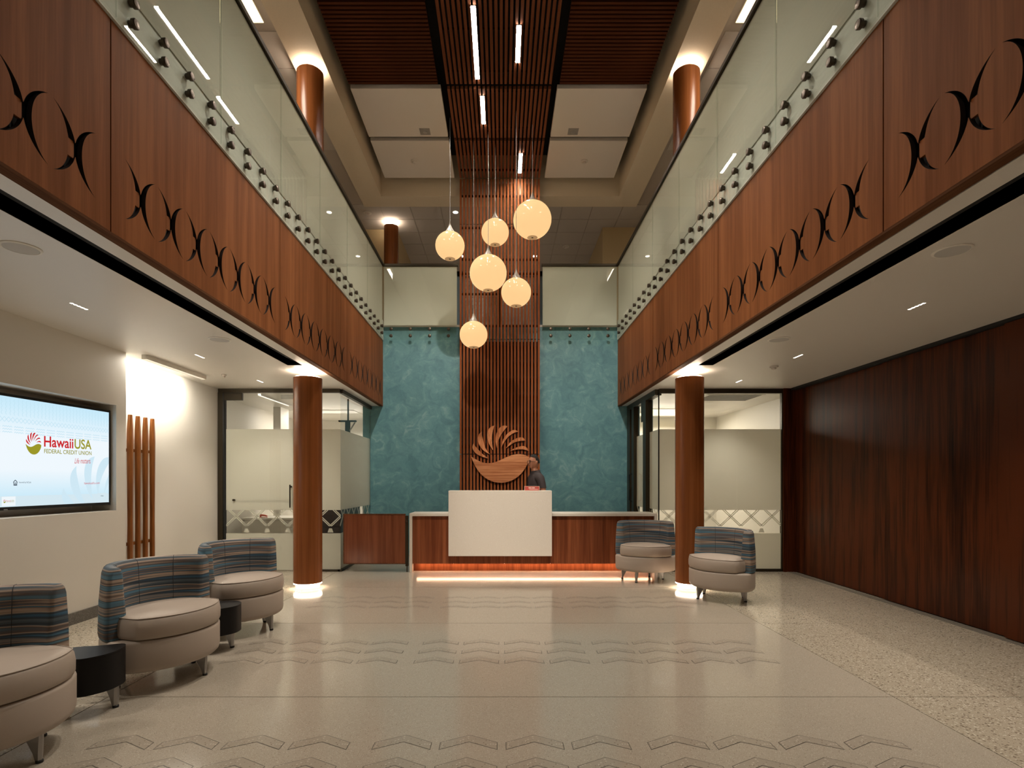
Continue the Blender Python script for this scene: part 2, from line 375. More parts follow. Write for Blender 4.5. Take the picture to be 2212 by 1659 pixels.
# ---- left side walls
v, f = [], []
wl = boxes('wall_left', [(-4.75, WL, Y_FRONT, 3.9, 0, ZC), (-4.75, WL, 5.965, 6.12, 0, ZC), (-4.75, WL, 3.9, 5.965, 0, 1.07), (-4.75, WL, 3.9, 5.965, 2.20, ZC), (-4.75, -4.40, 3.9, 5.965, 1.07, 2.20)], M['white'])
struct(wl, 'white wall with a recess holding the screen')
wl2 = box('wall_left_recess', -4.75, WL2, 6.12, YS, 0, ZC, M['white']); struct(wl2, 'white set-back wall behind the wooden paddle sculpture')
bb = boxes('baseboard_left', [(WL, WL + .015, Y_FRONT, 6.13, 0, .115), (WL2, WL2 + .015, 6.12, YS, 0, .115)], M['terr_base']); struct(bb, 'dark grey terrazzo skirting along the white wall')
# ---- right rosewood wall (sliding panels on floor tracks)
wr = box('wall_right', WR + .04, 4.9, Y_FRONT, YS, 0, ZC, M['black']); struct(wr, 'dark rosewood panelled wall of sliding panels')
cuts = [Y_FRONT, 2.3, 4.88, 6.5, 8.46]
for k, (a, b) in enumerate(zip(cuts[:-1], cuts[1:])):
    dx = (0.0, -0.035, 0.0, 0.03)[k]
    box('sliding_panel', WR + dx, WR + dx + .04, a + .001, b - .001, 0.012, ZC - 0.035, M['rosewood'], wr)
M['track'] = plain('track_metal', (.20, .18, .15), .5, .3)
for dx in (-.09, -.05, -.012):
    box('floor_track', WR + dx - .012, WR + dx + .012, 4.3, 8.46, 0.0, 0.004, M['track'], wr)
box('head_gap', WR - .05, WR + .04, Y_FRONT, 8.46, ZC - .03, ZC - .001, M['black'], wr)
tp = box('trim_1', 4.30, WR + .04, YS - .06, YS + .06, 0, ZC, M['rosewood']); struct(tp, 'dark rosewood post between office glass and panelled wall')
# ---- wall behind the camera
wf = box('wall_front', -5.6, 5.6, Y_FRONT - .15, Y_FRONT, 0, 7.6, M['beige']); struct(wf, 'plain wall at the street end of the lobby')
# ---- teal end wall
wb = box('wall_back', -2.62, 2.60, YB, YB + .15, 0, 4.29, M['teal']); struct(wb, 'teal polished plaster end wall behind the reception desk')
# ---- lower ceilings with the shade pockets
def lower_ceiling(sgn, xin, s0, s1, xout, yslot, label):
    a = lambda p, q: (min(p, q), max(p, q))
    L = []
    L.append((*a(sgn * xin, sgn * s0), Y_FRONT, YB, ZC, ZC + .16))
    L.append((*a(sgn * s0, sgn * s1), yslot, YB, ZC, ZC + .16))
    L.append((*a(sgn * s1, sgn * xout), Y_FRONT, YB + 2.6, ZC, ZC + .16))
    c = boxes('ceiling_' + ('left' if sgn < 0 else 'right'), L, M['ceil']); struct(c, label)
    x0, x1 = a(sgn * s0, sgn * s1)
    boxes('shade_pocket', [(x0 - .012, x0, Y_FRONT, yslot, ZC + .002, ZC + .17), (x1, x1 + .012, Y_FRONT, yslot, ZC + .002, ZC + .17), (x0, x1, Y_FRONT, yslot, ZC + .155, ZC + .17), (x0, x1, yslot, yslot + .01, ZC + .002, ZC + .17)], M['black'], c)
    xm = (x0 + x1) / 2
    boxes('roller_shade', [(xm - .028, xm + .028, Y_FRONT, yslot - .02, ZC + .05, ZC + .11)], M['black'], c)
    return c
lower_ceiling(-1, 2.305, 2.435, 2.62, 4.75, 6.79, 'white plaster ceiling under the left gallery with a dark slot')
lower_ceiling(1, 2.265, 2.40, 2.58, 4.9, 6.79, 'white plaster ceiling under the right gallery with a dark slot')
# ---- galleries: slab bodies
for s, xi, nm in ((-1, 2.30, 'left'), (1, 2.245, 'right')):
    x0, x1 = sorted((s * xi, s * 5.4))
    sl = box('slab_' + nm, x0, x1, Y_FRONT, 10.62, ZC + .18, 4.08, M['void']); struct(sl, 'floor slab of the %s upper gallery' % nm)
    e0, e1 = sorted((s * (xi - .074), s * (xi + .1)))
    box('slab_edge', e0, e1, Y_FRONT, 10.45, 4.036, 4.40, M['slabedge'], sl)
    box('bounce_carpet', x0 + .1, x1 - .1, Y_FRONT, 10.6, 4.082, 4.09, M['bounce_carpet'], sl)
    wu = box('wall_upper_' + nm, *sorted((s * 5.4, s * 5.55)), Y_FRONT, 12.0, 4.08, 7.6, M['beige']); struct(wu, 'beige outer wall of the %s upper gallery' % nm)
sl = box('slab_back', -5.4, 5.4, YB + .15, 18, ZC + .18, 4.10, M['void']); struct(sl, 'floor slab of the upper corridor')
box('slab_edge', -2.62, 2.60, YB - .005, YB + .16, 4.29, 4.33, M['trimwhite'], sl)
box('bounce_carpet', -5.3, 5.3, YB + .17, 17.9, 4.102, 4.11, M['bounce_carpet'], sl)
# ---- carved fascia panels
def x_outline(cx, cz):
    """one carved motif: two back to back crescents crossing at the middle"""
    H, W, T, n = 0.178, 0.143, 0.050, 12
    ell = lambda t: W / .593 * (1 - math.sqrt(max(0, 1 - (.9135 * t) ** 2)))
    outer = lambda t: ell(t) - 0.004 * (1 - abs(t))
    inner = lambda t: ell(t) + (T - .004) * (1 - t * t) ** .85
    t0 = 0.20
    ts = [t0 + (1 - t0) * k / n for k in range(n + 1)]
    tf = [1 - 2 * k / (2 * n) for k in range(2 * n + 1)]
    pts = []
    pts += [(-outer(t), t) for t in reversed(ts)]            # ) from top-left tip to crossing
    pts += [(outer(t), t) for t in ts[1:]]                   # ( up to top-right tip
    pts += [(inner(t), t) for t in tf[1:-1]]                 # ( inner edge down
    pts += [(outer(t), -t) for t in reversed(ts)]
    pts += [(-outer(t), -t) for t in ts[1:]]
    pts += [(-inner(-t), -t) for t in tf[1:-1]]
    return [(cx + x, cz + y * H) for x, y in pts]
def fascia_mesh(name, width, z0, z1, sgn):
    cu = bpy.data.curves.new(name, 'CURVE'); cu.dimensions = '2D'; cu.fill_mode = 'BOTH'; cu.extrude = 0.013
    def spl(pts):
        s = cu.splines.new('POLY'); s.points.add(len(pts) - 1); s.use_cyclic_u = True
        for p, (x, y) in zip(s.points, pts): p.co = (x, y, 0, 1)
    spl([(0, z0), (width, z0), (width, z1), (0, z1)])
    cxs = [width / 2 + 0.317 * (k - 3) for k in range(7)]
    for c in cxs: spl(x_outline(c, 3.12))
    o = bpy.data.objects.new(name, cu); COL.objects.link(o)
    dg = bpy.context.evaluated_depsgraph_get(); dg.update()
    me0 = bpy.data.meshes.new_from_object(o.evaluated_get(dg))
    bpy.data.objects.remove(o, do_unlink=True)
    V = [tuple(v.co) for v in me0.vertices]; F = [tuple(p.vertices) for p in me0.polygons]
    # wooden bridge left standing (set back) in the middle of one crescent of every motif
    for c in cxs:
        k = len(V)
        x0, x1 = (c - .042, c + .001)
        v, f = bv(x0, x1, 3.075, 3.165, -0.013, 0.004)
        V += v; F += [tuple(i + k for i in q) for q in f]
    # map (u, z, w) -> (X, Y, Z): w runs towards the atrium
    V = [(-sgn * w_, u, z) for u, z, w_ in V]
    bpy.data.meshes.remove(me0)
    nb = len(F) - 6 * len(cxs)
    fm = []
    for i, q in enumerate(F):
        us = [V[j][1] for j in q]; zs_ = [V[j][2] for j in q]; xs2 = [V[j][0] for j in q]
        side = max(xs2) - min(xs2) > .02
        rim = max(us) - min(us) < 1e-6 and (us[0] < 1e-4 or us[0] > width - 1e-4) or max(zs_) - min(zs_) < 1e-6 and (zs_[0] < z0 + 1e-4 or zs_[0] > z1 - 1e-4)
        fm.append(1 if (i < nb and side and not rim) else 0)
    me = data(name, V, F, None, mats=[M['fascia'], M['cut']], fm=fm); return me
PW = 2.4305; M['cut'] = plain('dark_cut_edge', (.022, .011, .007), .6)  # inner walls of the carved motifs coloured very dark brown
for s, xf, nm in ((-1, XL, 'left'), (1, XR, 'right')):
    back = box('wall_gallery_' + nm, *sorted((xf + s * .045, xf + s * .062)), Y_FRONT, YB, ZC, 4.03, M['black'])
    struct(back, 'carved mahogany fascia of the %s gallery' % nm)
    me = fascia_mesh('carved_panel', PW - .010, ZC + .012, 4.03, s)
    for k in range(-1, 4):
        y = 3.182 + PW * (k - 1) + .005
        o = obj('carved_panel', me, back, (xf + s * .013, y, 0))
    box('bottom_return', *sorted((xf, xf + s * .066)), Y_FRONT, YB, ZC - .004, ZC + .011, M['fascia_edge'], back)
    box('top_cap', *sorted((xf + s * .004, xf + s * .05)), Y_FRONT, YB, 4.031, 4.034, M['fascia_edge'], back)
# ---- glazed office fronts
def lattice(name, x0, x1, fn, zt, zv, zb, pitch, parent, mat):
    """double-line diamond strip of frosted film; fn maps (u, z, w) to the place"""
    V, F = [], []
    def quad(p, q, wd):
        (a, b), (c, d) = p, q; L = math.hypot(c - a, d - b); nx, ny = -(d - b) / L * wd / 2, (c - a) / L * wd / 2
        k = len(V)
        for w_ in (0.0, 0.0008):
            V.extend([fn(a + nx, b + ny, w_), fn(c + nx, d + ny, w_), fn(c - nx, d - ny, w_), fn(a - nx, b - ny, w_)])
        F.extend([(k, k + 1, k + 2, k + 3), (k + 7, k + 6, k + 5, k + 4), (k, k + 1, k + 5, k + 4), (k + 1, k + 2, k + 6, k + 5), (k + 2, k + 3, k + 7, k + 6), (k + 3, k, k + 4, k + 7)])
    hgt = zt - zv; run = hgt * 1.06
    u = x0 - pitch
    while u < x1 + pitch:
        for sg in (-1, 1):
            for off in (-.016, .016):
                a, b = u + off, zv; c, d = u + off + sg * run, zt
                lo, hi = 0.0, 1.0                      # clip to x0..x1
                for lim, up in ((x0, False), (x1, True)):
                    t = (lim - a) / (c - a)
                    if (c > a) == up: hi = min(hi, t)
                    else: lo = max(lo, t)
                if hi - lo > 0.02: quad((a + (c - a) * lo, b + (d - b) * lo), (a + (c - a) * hi, b + (d - b) * hi), .013)
        if x0 + .05 < u < x1 - .05:
            k = len(V)
            for w_ in (0.0, 0.0008): V.extend([fn(u - .045, zb + .012, w_), fn(u + .045, zb + .012, w_), fn(u + .022, zb + .075, w_), fn(u - .022, zb + .075, w_)])
            F.extend([(k, k + 1, k + 2, k + 3), (k + 7, k + 6, k + 5, k + 4)])
        u += pitch
    return obj(name, data(name, V, F, mat), parent)
ZF, ZB1, ZB0 = 2.183, 0.941, 0.584
def glazing_x(parent, x0, x1, y, zb, zt, ph=0.0):
    p = box('glass_pane', x0, x1, y - .006, y + .006, zb, zt, M['glass'], parent)
    box('frosted_film', x0, x1, y + .0062, y + .0070, ZB1, ZF, M['film'], p)
    box('frosted_film', x0, x1, y + .0062, y + .0070, zb, ZB0, M['film'], p)
    lattice('lattice_film', x0, x1, lambda u, z, w_: (u, y + .0062 + w_, z), ZB1, .694, ZB0, .317, p, M['film']); return p
def glazing_y(parent, x, y0, y1, zb, zt, s):
    p = box('glass_pane', x - .006, x + .006, y0, y1, zb, zt, M['glass'], parent)
    xa = x + s * .0062; xb = x + s * .0070
    box('frosted_film', *sorted((xa, xb)), y0, y1, ZB1, ZF, M['film'], p)
    box('frosted_film', *sorted((xa, xb)), y0, y1, zb, ZB0, M['film'], p)
    lattice('lattice_film', y0, y1, lambda u, z, w_: (xa + s * w_, u, z), ZB1, .694, ZB0, .317, p, M['film']); return p
# left office front: door + side light + return
CXL = -2.48
w1 = box('window_1', -2.96, CXL, YS - .03, YS + .03, ZC - .06, ZC - .001, M['bronze']); struct(w1, 'frosted glass side light beside the left column')
box('sill', -2.96, CXL, YS - .03, YS + .03, 0, .03, M['bronze'], w1)
glazing_x(w1, -2.95, CXL + .004, YS, .03, ZC - .06)
w2 = box('window_2', CXL - .03, CXL + .03, YS + .03, YB, ZC - .06, ZC - .001, M['bronze']); struct(w2, 'frosted glass return wall running to the teal wall')
box('sill', CXL - .03, CXL + .03, YS - .03, YB, 0, .03, M['bronze'], w2)
glazing_y(w2, CXL, YS + .01, YB, .03, ZC - .06, -1)
d1 = box('door_1', -4.34, -2.96, YS - .035, YS + .035, ZC - .06, ZC - .001, M['bronze']); struct(d1, 'frosted glass office door with a bronze frame and bar handle')
box('door_jamb', -4.345, -4.27, YS - .035, YS + .035, 0, ZC - .06, M['bronze'], d1)
box('door_jamb', -3.19, -3.12, YS - .035, YS + .035, 0, ZC - .06, M['bronze'], d1)
glazing_x(d1, -4.24, -3.20, YS, .02, ZC - .07)
glazing_x(d1, -3.115, -2.965, YS, .03, ZC - .07)
box('door_stile', -4.262, -4.236, YS - .02, YS + .02, 0.02, ZC - .07, M['black'], d1)
box('hinge_patch', -4.255, -3.98, YS - .028, YS + .028, ZC - .175, ZC - .065, M['bronze'], d1, .004)
box('door_closer', -3.40, -3.20, YS + .02, YS + .07, ZC - .15, ZC - .09, M['steel'], d1, .006)
bar = tube('bar_handle', [(-4.11, YS + .055, 1.095), (-3.22, YS + .055, 1.095)], .016, M['bronze'], d1)
tube('handle_post', [(-4.11, YS - .03, 1.095), (-4.11, YS + .055, 1.095)], .016, M['bronze'], bar)
tube('pull_post', [(-3.235, YS - .05, 1.30), (-3.235, YS + .05, 1.30)], .014, M['bronze'], d1)
tube('pull_bar', [(-3.235, YS - .05, 1.33), (-3.235, YS - .05, .98)], .011, M['bronze'], d1)
# right office front
CXR = 2.41
w3 = box('window_3', CXR, 4.30, YS - .03, YS + .03, ZC - .07, ZC - .001, M['bronze']); struct(w3, 'frosted glass office front beside the rosewood wall')
box('sill', CXR, 4.30, YS - .03, YS + .03, 0, .04, M['bronze'], w3)
glazing_x(w3, CXR - .004, 4.29, YS, .04, ZC - .07)
box('mullion', 4.285, 4.30, YS - .03, YS + .03, 0, ZC - .07, M['bronze'], w3)
box('corner_post', CXR - .008, CXR + .008, YS - .008, YS + .008, .04, ZC - .07, M['black'], w3)
w4 = box('window_4', CXR - .05, CXR + .05, YS + .03, YB, ZC - .09, ZC - .001, M['bronze']); struct(w4, 'frosted glass return wall with a dark framed door by the teal wall')
glazing_y(w4, CXR, YS + .01, 9.08, .03, ZC - .09, 1)
box('mullion', CXR - .06, CXR + .06, 9.08, 9.26, 0, ZC - .09, M['bronze'], w4)
dd = glazing_y(w4, CXR, 9.33, 9.95, .03, ZC - .09, 1)
box('door_stile', CXR - .03, CXR + .03, 9.28, 9.34, .02, ZC - .09, M['black'], w4)
box('door_stile', CXR - .05, CXR + .05, 9.95, 10.10, .02, ZC - .09, M['bronze'], w4)
box('door_jamb', CXR - .05, CXR + .05, 10.25, YB, 0, ZC - .09, M['bronze'], w4)
tube('pull_bar', [(CXR - .07, 10.0, 1.52), (CXR - .11, 10.0, 1.50), (CXR - .11, 10.0, 1.05), (CXR - .07, 10.0, 1.02)], .014, M['black'], w4)
box('top_patch', CXR - .055, CXR + .055, 9.26, 9.40, ZC - .42, ZC - .09, M['bronze'], w4)
# rooms behind the glass
r1 = boxes('wall_office_left', [(-5.0, -4.75, YS, 13.2, 0, ZC), (-5.0, -2.40, 12.9, 13.05, 0, ZC), (-4.36, -4.22, 10.6, 11.0, 0, ZC), (-2.55, -2.40, YB + .15, 12.9, 0, ZC)], M['white']); struct(r1, 'white walls of the office behind the left glass')
r2 = boxes('wall_office_right', [(4.75, 5.0, YS, 13.2, 0, ZC), (2.3, 5.0, 12.3, 12.45, 0, ZC), (2.30, 2.45, YB + .15, 12.4, 0, ZC)], M['white']); struct(r2, 'white walls of the office behind the right glass')
# ---- upper soffit ring, coffer, tile ceiling
SIL, SIR, SOL, SOR = -2.266, 2.205, -2.68, 2.62
so = boxes('ceiling_soffit', [(SOL, SIL, Y_FRONT, 10.82, ZSOF, ZSOF + .3), (SIR, SOR, Y_FRONT, 10.82, ZSOF, ZSOF + .3), (SIL, SIR, 10.42, 10.82, ZSOF, ZSOF + .3),
      (SIL - .05, SIL, Y_FRONT, 10.42, ZSOF + .3, 7.5), (SIR, SIR + .05, Y_FRONT, 10.42, ZSOF + .3, 7.5), (SIL, SIR, 10.42, 10.47, ZSOF + .3, 7.5)], M['beige'])
struct(so, 'beige soffit ring framing the tall ceiling opening')
pl = box('ceiling', -5.6, 5.6, Y_FRONT, 18, 7.5, 7.65, M['void']); struct(pl, 'black ceiling void above the slats')
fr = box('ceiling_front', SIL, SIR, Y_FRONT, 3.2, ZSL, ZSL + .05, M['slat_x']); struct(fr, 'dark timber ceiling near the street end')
ac = boxes('ceiling_tiles', [(-5.5, SOL, Y_FRONT, 10.82, ZACT + .012, ZACT + .05), (SOR, 5.5, Y_FRONT, 10.82, ZACT + .012, ZACT + .05), (-5.5, 5.5, 10.82, 18, ZACT + .012, ZACT + .05)], M['tgrid'])
struct(ac, 'mineral tile ceiling of the upper floor')
TM = ubox('ceiling_tile', .585, .585, .012, M['tile'])
for i in range(-8, 9):
    for j in range(-2, 12):
        x = -1.80 + .29 + .6 * i; y = 11.49 - .3 + .6 * j - .6
        if abs(x) > 5: continue
        side = (x - .29 > SOR - .05) or (x + .29 < SOL + .05)
        if y - .3 < 10.82 and not side: continue
        obj('ceiling_tile', TM, ac, (x, y, ZACT + .006))
for s in (-1, 1):
    for j in range(4, 13):
        for i in range(2):
            x = s * (2.99 + .6 * i); y = 10.59 - .6 * (15 - j)
            if 5.3 < y < 6.6 and i == 0: continue
            obj('ceiling_tile', TM, ac, (x, y, ZACT + .006))
wu = boxes('wall_upper_back', [(-5.4, -2.25, 11.95, 17.5, 4.10, ZACT), (2.15, 5.4, 11.85, 17.5, 4.10, ZACT), (-2.25, 2.15, 17.3, 17.5, 4.10, ZACT)], M['yellow'])
struct(wu, 'straw coloured walls either side of the upper corridor')

# ================================================================== THINGS
# ---- glass railings
SO = None
def standoff_mesh():
    v, f = lathe_v([(.020, -.020), (.020, 0), (.029, 0), (.030, .018), (.026, .024), (.016, .026)], 0, 0, 20)
    me = data('standoff', v, f, M['standoff']); shade_auto(me); return me
SOZ = standoff_mesh()
def so_along(axis):        # copy turned so its face looks along axis
    me = SOZ.copy(); rot = Vector((0, 0, 1)).rotation_difference(Vector(axis)).to_matrix().to_4x4(); me.transform(rot); return me
SOP, SOM, SOF = so_along((1, 0, 0)), so_along((-1, 0, 0)), so_along((0, -1, 0))
def rail_side(s, xg, label):
    r = empty('glass_railing', (xg, 5, ZGB)); tag(r, label, 'railing', 'glass railings round the atrium')
    joints = [4.374 + 1.192 * k for k in range(-5, 6)] + [10.30]
    joints = [j for j in joints if j <= 10.31 and j > -2.4]; joints = sorted(set(round(j, 3) for j in joints))
    if joints[-1] - joints[-2] < .3: joints.pop(-2)
    for a, b in zip(joints[:-1], joints[1:]):
        p = box('glass_pane', xg - .008, xg + .008, a + .003, b - .003, ZGB, ZRT, M['rglass'], r)
        x0, x1 = sorted((xg + s * .0085, xg + s * .0105))
        box('white_film', x0, x1, a + .003, b - .003, 4.275, ZRT, M['rfilm'], p)
    box('handrail', xg - .022, xg + .022, joints[0], joints[-1], ZRT, ZRT + .045, M['bronze'], r, .004)
    for k in range(-12, 24):
        y = 3.317 + .2985 * k
        if y < 0.3 or y > 10.25: continue
        for z in (4.11, 4.233): obj('standoff', SOP if s < 0 else SOM, r, (xg - s * .009, y, z))
    return r
rail_side(-1, XL + .03, 'white glass railing with bronze buttons above the left fascia')
rail_side(1, XR - .03, 'white glass railing with bronze buttons above the right fascia')
def rail_back(x0, x1, label, xs):
    y = 10.33
    r = empty('glass_railing', ((x0 + x1) / 2, y, ZGB)); tag(r, label, 'railing', 'glass railings round the atrium')
    p = box('glass_pane', x0, x1, y - .008, y + .008, 4.014, ZRT, M['rglass'], r)
    box('white_film', x0, x1, y + .0085, y + .0105, 4.285, ZRT, M['rfilm'], p)
    box('handrail', x0 - .02, x1 + .02, y - .022, y + .022, ZRT, ZRT + .045, M['bronze'], r, .004)
    for px in xs:
        for z in (4.083, 4.21): obj('standoff', SOF, r, ((px - 1084) / FPX * 10.32, y - .009, z))
rail_back(XL + .045, -.835, 'short glass railing on the end wall left of the slats', (845, 886.5, 928, 969))
rail_back(.757, XR - .045, 'short glass railing on the end wall right of the slats', (1190, 1231, 1272, 1313))
# ---- columns
def column(x, y, r, z0, z1, core_lo, core_hi, label, lit_bot=True, lit_top=True):
    c = empty('wood_column', (x, y, core_lo)); tag(c, label, 'column', 'round timber clad columns')
    lathe('shaft', [(r - .004, z0), (r, z0 + .004), (r, z1 - .004), (r - .004, z1)], x, y, M['column'], c, 64)
    if lit_bot:
        lathe('base_core', [(r * .84, core_lo), (r * .84, z0)], x, y, M['trimwhite'], c, 48)
        v, f = lathe_v([(r * .86, z0 - .012), (r * .975, z0 - .012), (r * .975, z0 - .001), (r * .86, z0 - .001)], x, y, 48, False)
        obj('base_light_ring', data('base_light_ring', v, f, M['e_ring']), c)
    if lit_top:
        lathe('top_core', [(r * .42, z1), (r * .42, core_hi)], x, y, M['grey'], c, 32)
        v, f = lathe_v([(r * .55, z1 + .002), (r * .85, z1 + .002), (r * .85, z1 + .012), (r * .55, z1 + .012)], x, y, 48, False)
        obj('top_light_ring', data('top_light_ring', v, f, M['e_ring']), c)
    return c
column(XCL, YCOL, .179, .078, 2.715, 0, ZC, 'round mahogany column by the office door, lit at top and foot')
column(XCR, YCOL, .179, .078, 2.715, 0, ZC, 'round mahogany column between the two right-hand chairs')
column(XCL + .03, YCOL, .168, 4.09, 6.655, 4.085, ZSOF, 'upper round column standing behind the left glass railing', False)
column(XCR - .04, YCOL, .168, 4.09, 6.655, 4.085, ZSOF, 'upper round column standing behind the right glass railing', False)
column(-2.31, 11.6, .148, 4.11, 6.70, 4.10, ZACT, 'small far column above the left end-wall railing', False)
# ---- vertical slat screen
ss = empty('slat_screen', ((X0 + X1) / 2, 10.3, 0)); tag(ss, 'tall screen of vertical mahogany slats behind the desk', 'slat screen')
NS = 24; pit = (X1 - X0 - .036) / (NS - 1)
brk = [0.0, 1.884, 4.006, 6.13, 6.975]
for a, b in zip(brk[:-1], brk[1:]):
    me = ubox('slat', .036, .05, b - a - .012, M['slat'])
    for k in range(NS): obj('slat', me, ss, (X0 + .018 + pit * k, 10.285, (a + b) / 2))
for z in [.62 + .30 * k for k in range(12)] + [4.27, 4.86, 5.24, 5.50, 6.09, 6.68]:
    box('cleat', X0, X1, 10.312, 10.335, z - .018, z + .018, M['void'], ss)
box('dark_backing', X0 + .03, X1 - .012, 10.42, 10.43, .9, 4.0, M['void'], ss)  # black backing sheet, its right end standing for teal wall in shade
# low blue partition with blinds behind the slats
pb = empty('window_blind', (-.04, 10.66, 4.3)); tag(pb, 'grey window blinds in a blue frame seen through the slats', 'blind')
boxes('blue_frame', [(-.905, -.72, 10.62, 10.66, 4.30, 5.40), (.66, .83, 10.62, 10.66, 4.30, 5.40), (-.905, .83, 10.62, 10.66, 5.30, 5.40)], M['blue'], pb)
boxes('dark_mullion', [(-.75, -.71, 10.63, 10.67, 4.30, 5.36), (-.06, -.02, 10.63, 10.67, 4.30, 5.36), (.62, .66, 10.63, 10.67, 4.30, 5.36)], M['bronze'], pb)
BM = ubox('blind_slat', .64, .008, .070, M['blind'])
for xx in (-.385, .30):
    for k in range(13): obj('blind_slat', BM, pb, (xx, 10.665, 4.345 + .0755 * k))
# ---- ceiling slats
def slat_field_y(x0, x1, y0, y1, label):
    t = empty('slat_ceiling', ((x0 + x1) / 2, (y0 + y1) / 2, ZSL)); tag(t, label, 'slat ceiling', 'timber slat ceiling fields')
    me = ubox('slat', .036, y1 - y0, .045, M['slat_y'])
    for k in range(NS): obj('slat', me, t, (x0 + .018 + pit * k, (y0 + y1) / 2, ZSL + .0225))
    n = max(2, int((y1 - y0) / .6))
    for k in range(n): 
        yy = y0 + .15 + (y1 - y0 - .3) * k / (n - 1)
        box('carrier', x0, x1, yy - .015, yy + .015, ZSL + .046, ZSL + .075, M['void'], t)
slat_field_y(X0, X1, 9.13, 10.25, 'long slats of the central ceiling strip nearest the end wall')
slat_field_y(X0, X1, 7.925, 9.055, 'long slats of the central ceiling strip between the white panels')
slat_field_y(X0, X1, 3.2, 7.83, 'long slats of the central ceiling strip between the cross slats')
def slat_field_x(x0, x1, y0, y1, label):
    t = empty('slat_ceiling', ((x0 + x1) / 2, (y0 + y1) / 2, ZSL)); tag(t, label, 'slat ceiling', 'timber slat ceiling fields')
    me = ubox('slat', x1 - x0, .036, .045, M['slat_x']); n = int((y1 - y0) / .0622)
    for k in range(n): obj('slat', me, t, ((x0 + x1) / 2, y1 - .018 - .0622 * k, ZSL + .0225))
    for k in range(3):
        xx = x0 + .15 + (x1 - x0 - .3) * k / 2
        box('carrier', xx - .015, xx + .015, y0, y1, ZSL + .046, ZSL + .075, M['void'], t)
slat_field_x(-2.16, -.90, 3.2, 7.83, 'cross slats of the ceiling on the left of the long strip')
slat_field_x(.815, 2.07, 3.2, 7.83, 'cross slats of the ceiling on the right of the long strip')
# ---- white ceiling panels, spots, detectors
def cloud(x0, x1, y0, y1, label):
    o = box('acoustic_panel', x0, x1, y0, y1, ZSL, ZSL + .062, M['cloud'], None, .004); tag(o, label, 'ceiling panel', 'white ceiling panels'); return o
cloud(-2.16, -.874, 7.92, 9.03, 'white ceiling panel with a square spotlight, left of the slat strip')
cloud(-2.16, -.874, 9.135, 10.25, 'white ceiling panel with a detector, left of the slat strip')
cloud(.79, 2.07, 7.92, 9.03, 'white ceiling panel with a square spotlight, right of the slat strip')
cloud(.79, 2.07, 9.135, 10.25, 'white ceiling panel with a detector, right of the slat strip')
def spotfix(x, y, label, targets):
    t = empty('ceiling_spotlight', (x, y, ZSL)); tag(t, label, 'spotlight', 'square ceiling spotlights')
    z = ZSL - .003; h = .082
    boxes('trim_frame', [(x - h, x + h, y - h, y - h + .012, z, ZSL), (x - h, x + h, y + h - .012, y + h, z, ZSL), (x - h, x - h + .012, y - h, y + h, z, ZSL), (x + h - .012, x + h, y - h, y + h, z, ZSL)], M['grey'], t)
    box('recess', x - h + .01, x + h - .01, y - h + .01, y + h - .01, ZSL - .001, ZSL - .0005, M['grey'], t)
    lathe('lens', [(.035, ZSL - .006), (.035, ZSL - .001)], x, y + .02, M['steel'], t, 20)
    for tg, pw, an in targets:
        lamp('spot_lamp', 'SPOT', (x, y, ZSL - .03), pw, NEUT, t, tg, spot_size=math.radians(an), spot_blend=1.0, shadow_soft_size=.06)
sx, sy, _ = P(918, 284, 8.89)
spotfix(sx, 8.89, 'square recessed spotlight in the left white ceiling panel', [((0.0, 8.6, 1.2), L_SPOT * 1.2, 40), ((XR, 5.9, 3.4), L_SPOT * .5, 30)])
sx, sy, _ = P(1238, 285, 8.89)
spotfix(sx, 8.89, 'square recessed spotlight in the right white ceiling panel', [((0.3, 9.2, 1.2), L_SPOT * 1.5, 34), ((XL, 5.7, 3.4), L_SPOT * .8, 26)])
spotfix(-.62, 4.9, 'unseen square spotlight added over the lobby, left of centre', [((-.1, 8.4, .85), L_SPOT * 1.9, 24), ((-.1, 10.2, 1.55), L_SPOT * 1.3, 15), ((-.7, 4.6, 0), L_SPOT * 1.05, 88), ((-1.80, YB, 2.8), L_SPOT * 2.0, 36)])  # added pair out of view, lights desk, emblem, end wall and floor
spotfix(.62, 4.9, 'unseen square spotlight added over the lobby, right of centre', [((.3, 8.4, .85), L_SPOT * 2.1, 24), ((.1, 10.2, 1.55), L_SPOT * 1.7, 14), ((.7, 4.6, 0), L_SPOT * 1.05, 88), ((1.75, YB, 2.8), L_SPOT * 2.0, 36)])  # second of the added spots, also out of view
def detector(x, y, z, r, label, grp='ceiling detectors'):
    t = empty('smoke_detector', (x, y, z)); tag(t, label, 'detector', grp)
    lathe('base', [(r, z), (r, z - .012), (r * .8, z - .02)], x, y, M['smoke'], t, 28)
    lathe('head', [(r * .55, z - .02), (r * .5, z - .038), (r * .3, z - .042)], x, y, M['smoke'], t, 24)
x, y, z = P(895, 348, 9.71); detector(x, y, ZSL, .062, 'round detector on the far left white ceiling panel')
x, y, z = P(1262, 348, 9.71); detector(x, y, ZSL, .062, 'round detector on the far right white ceiling panel')
x, y, z = P(794, 460, 11.2); detector(x, y, ZACT, .08, 'round detector on the tile ceiling left of the far column')
x, y, z = P(1222, 532, 12.8); detector(x, y, ZACT, .08, 'round detector on the tile ceiling right of the slats')
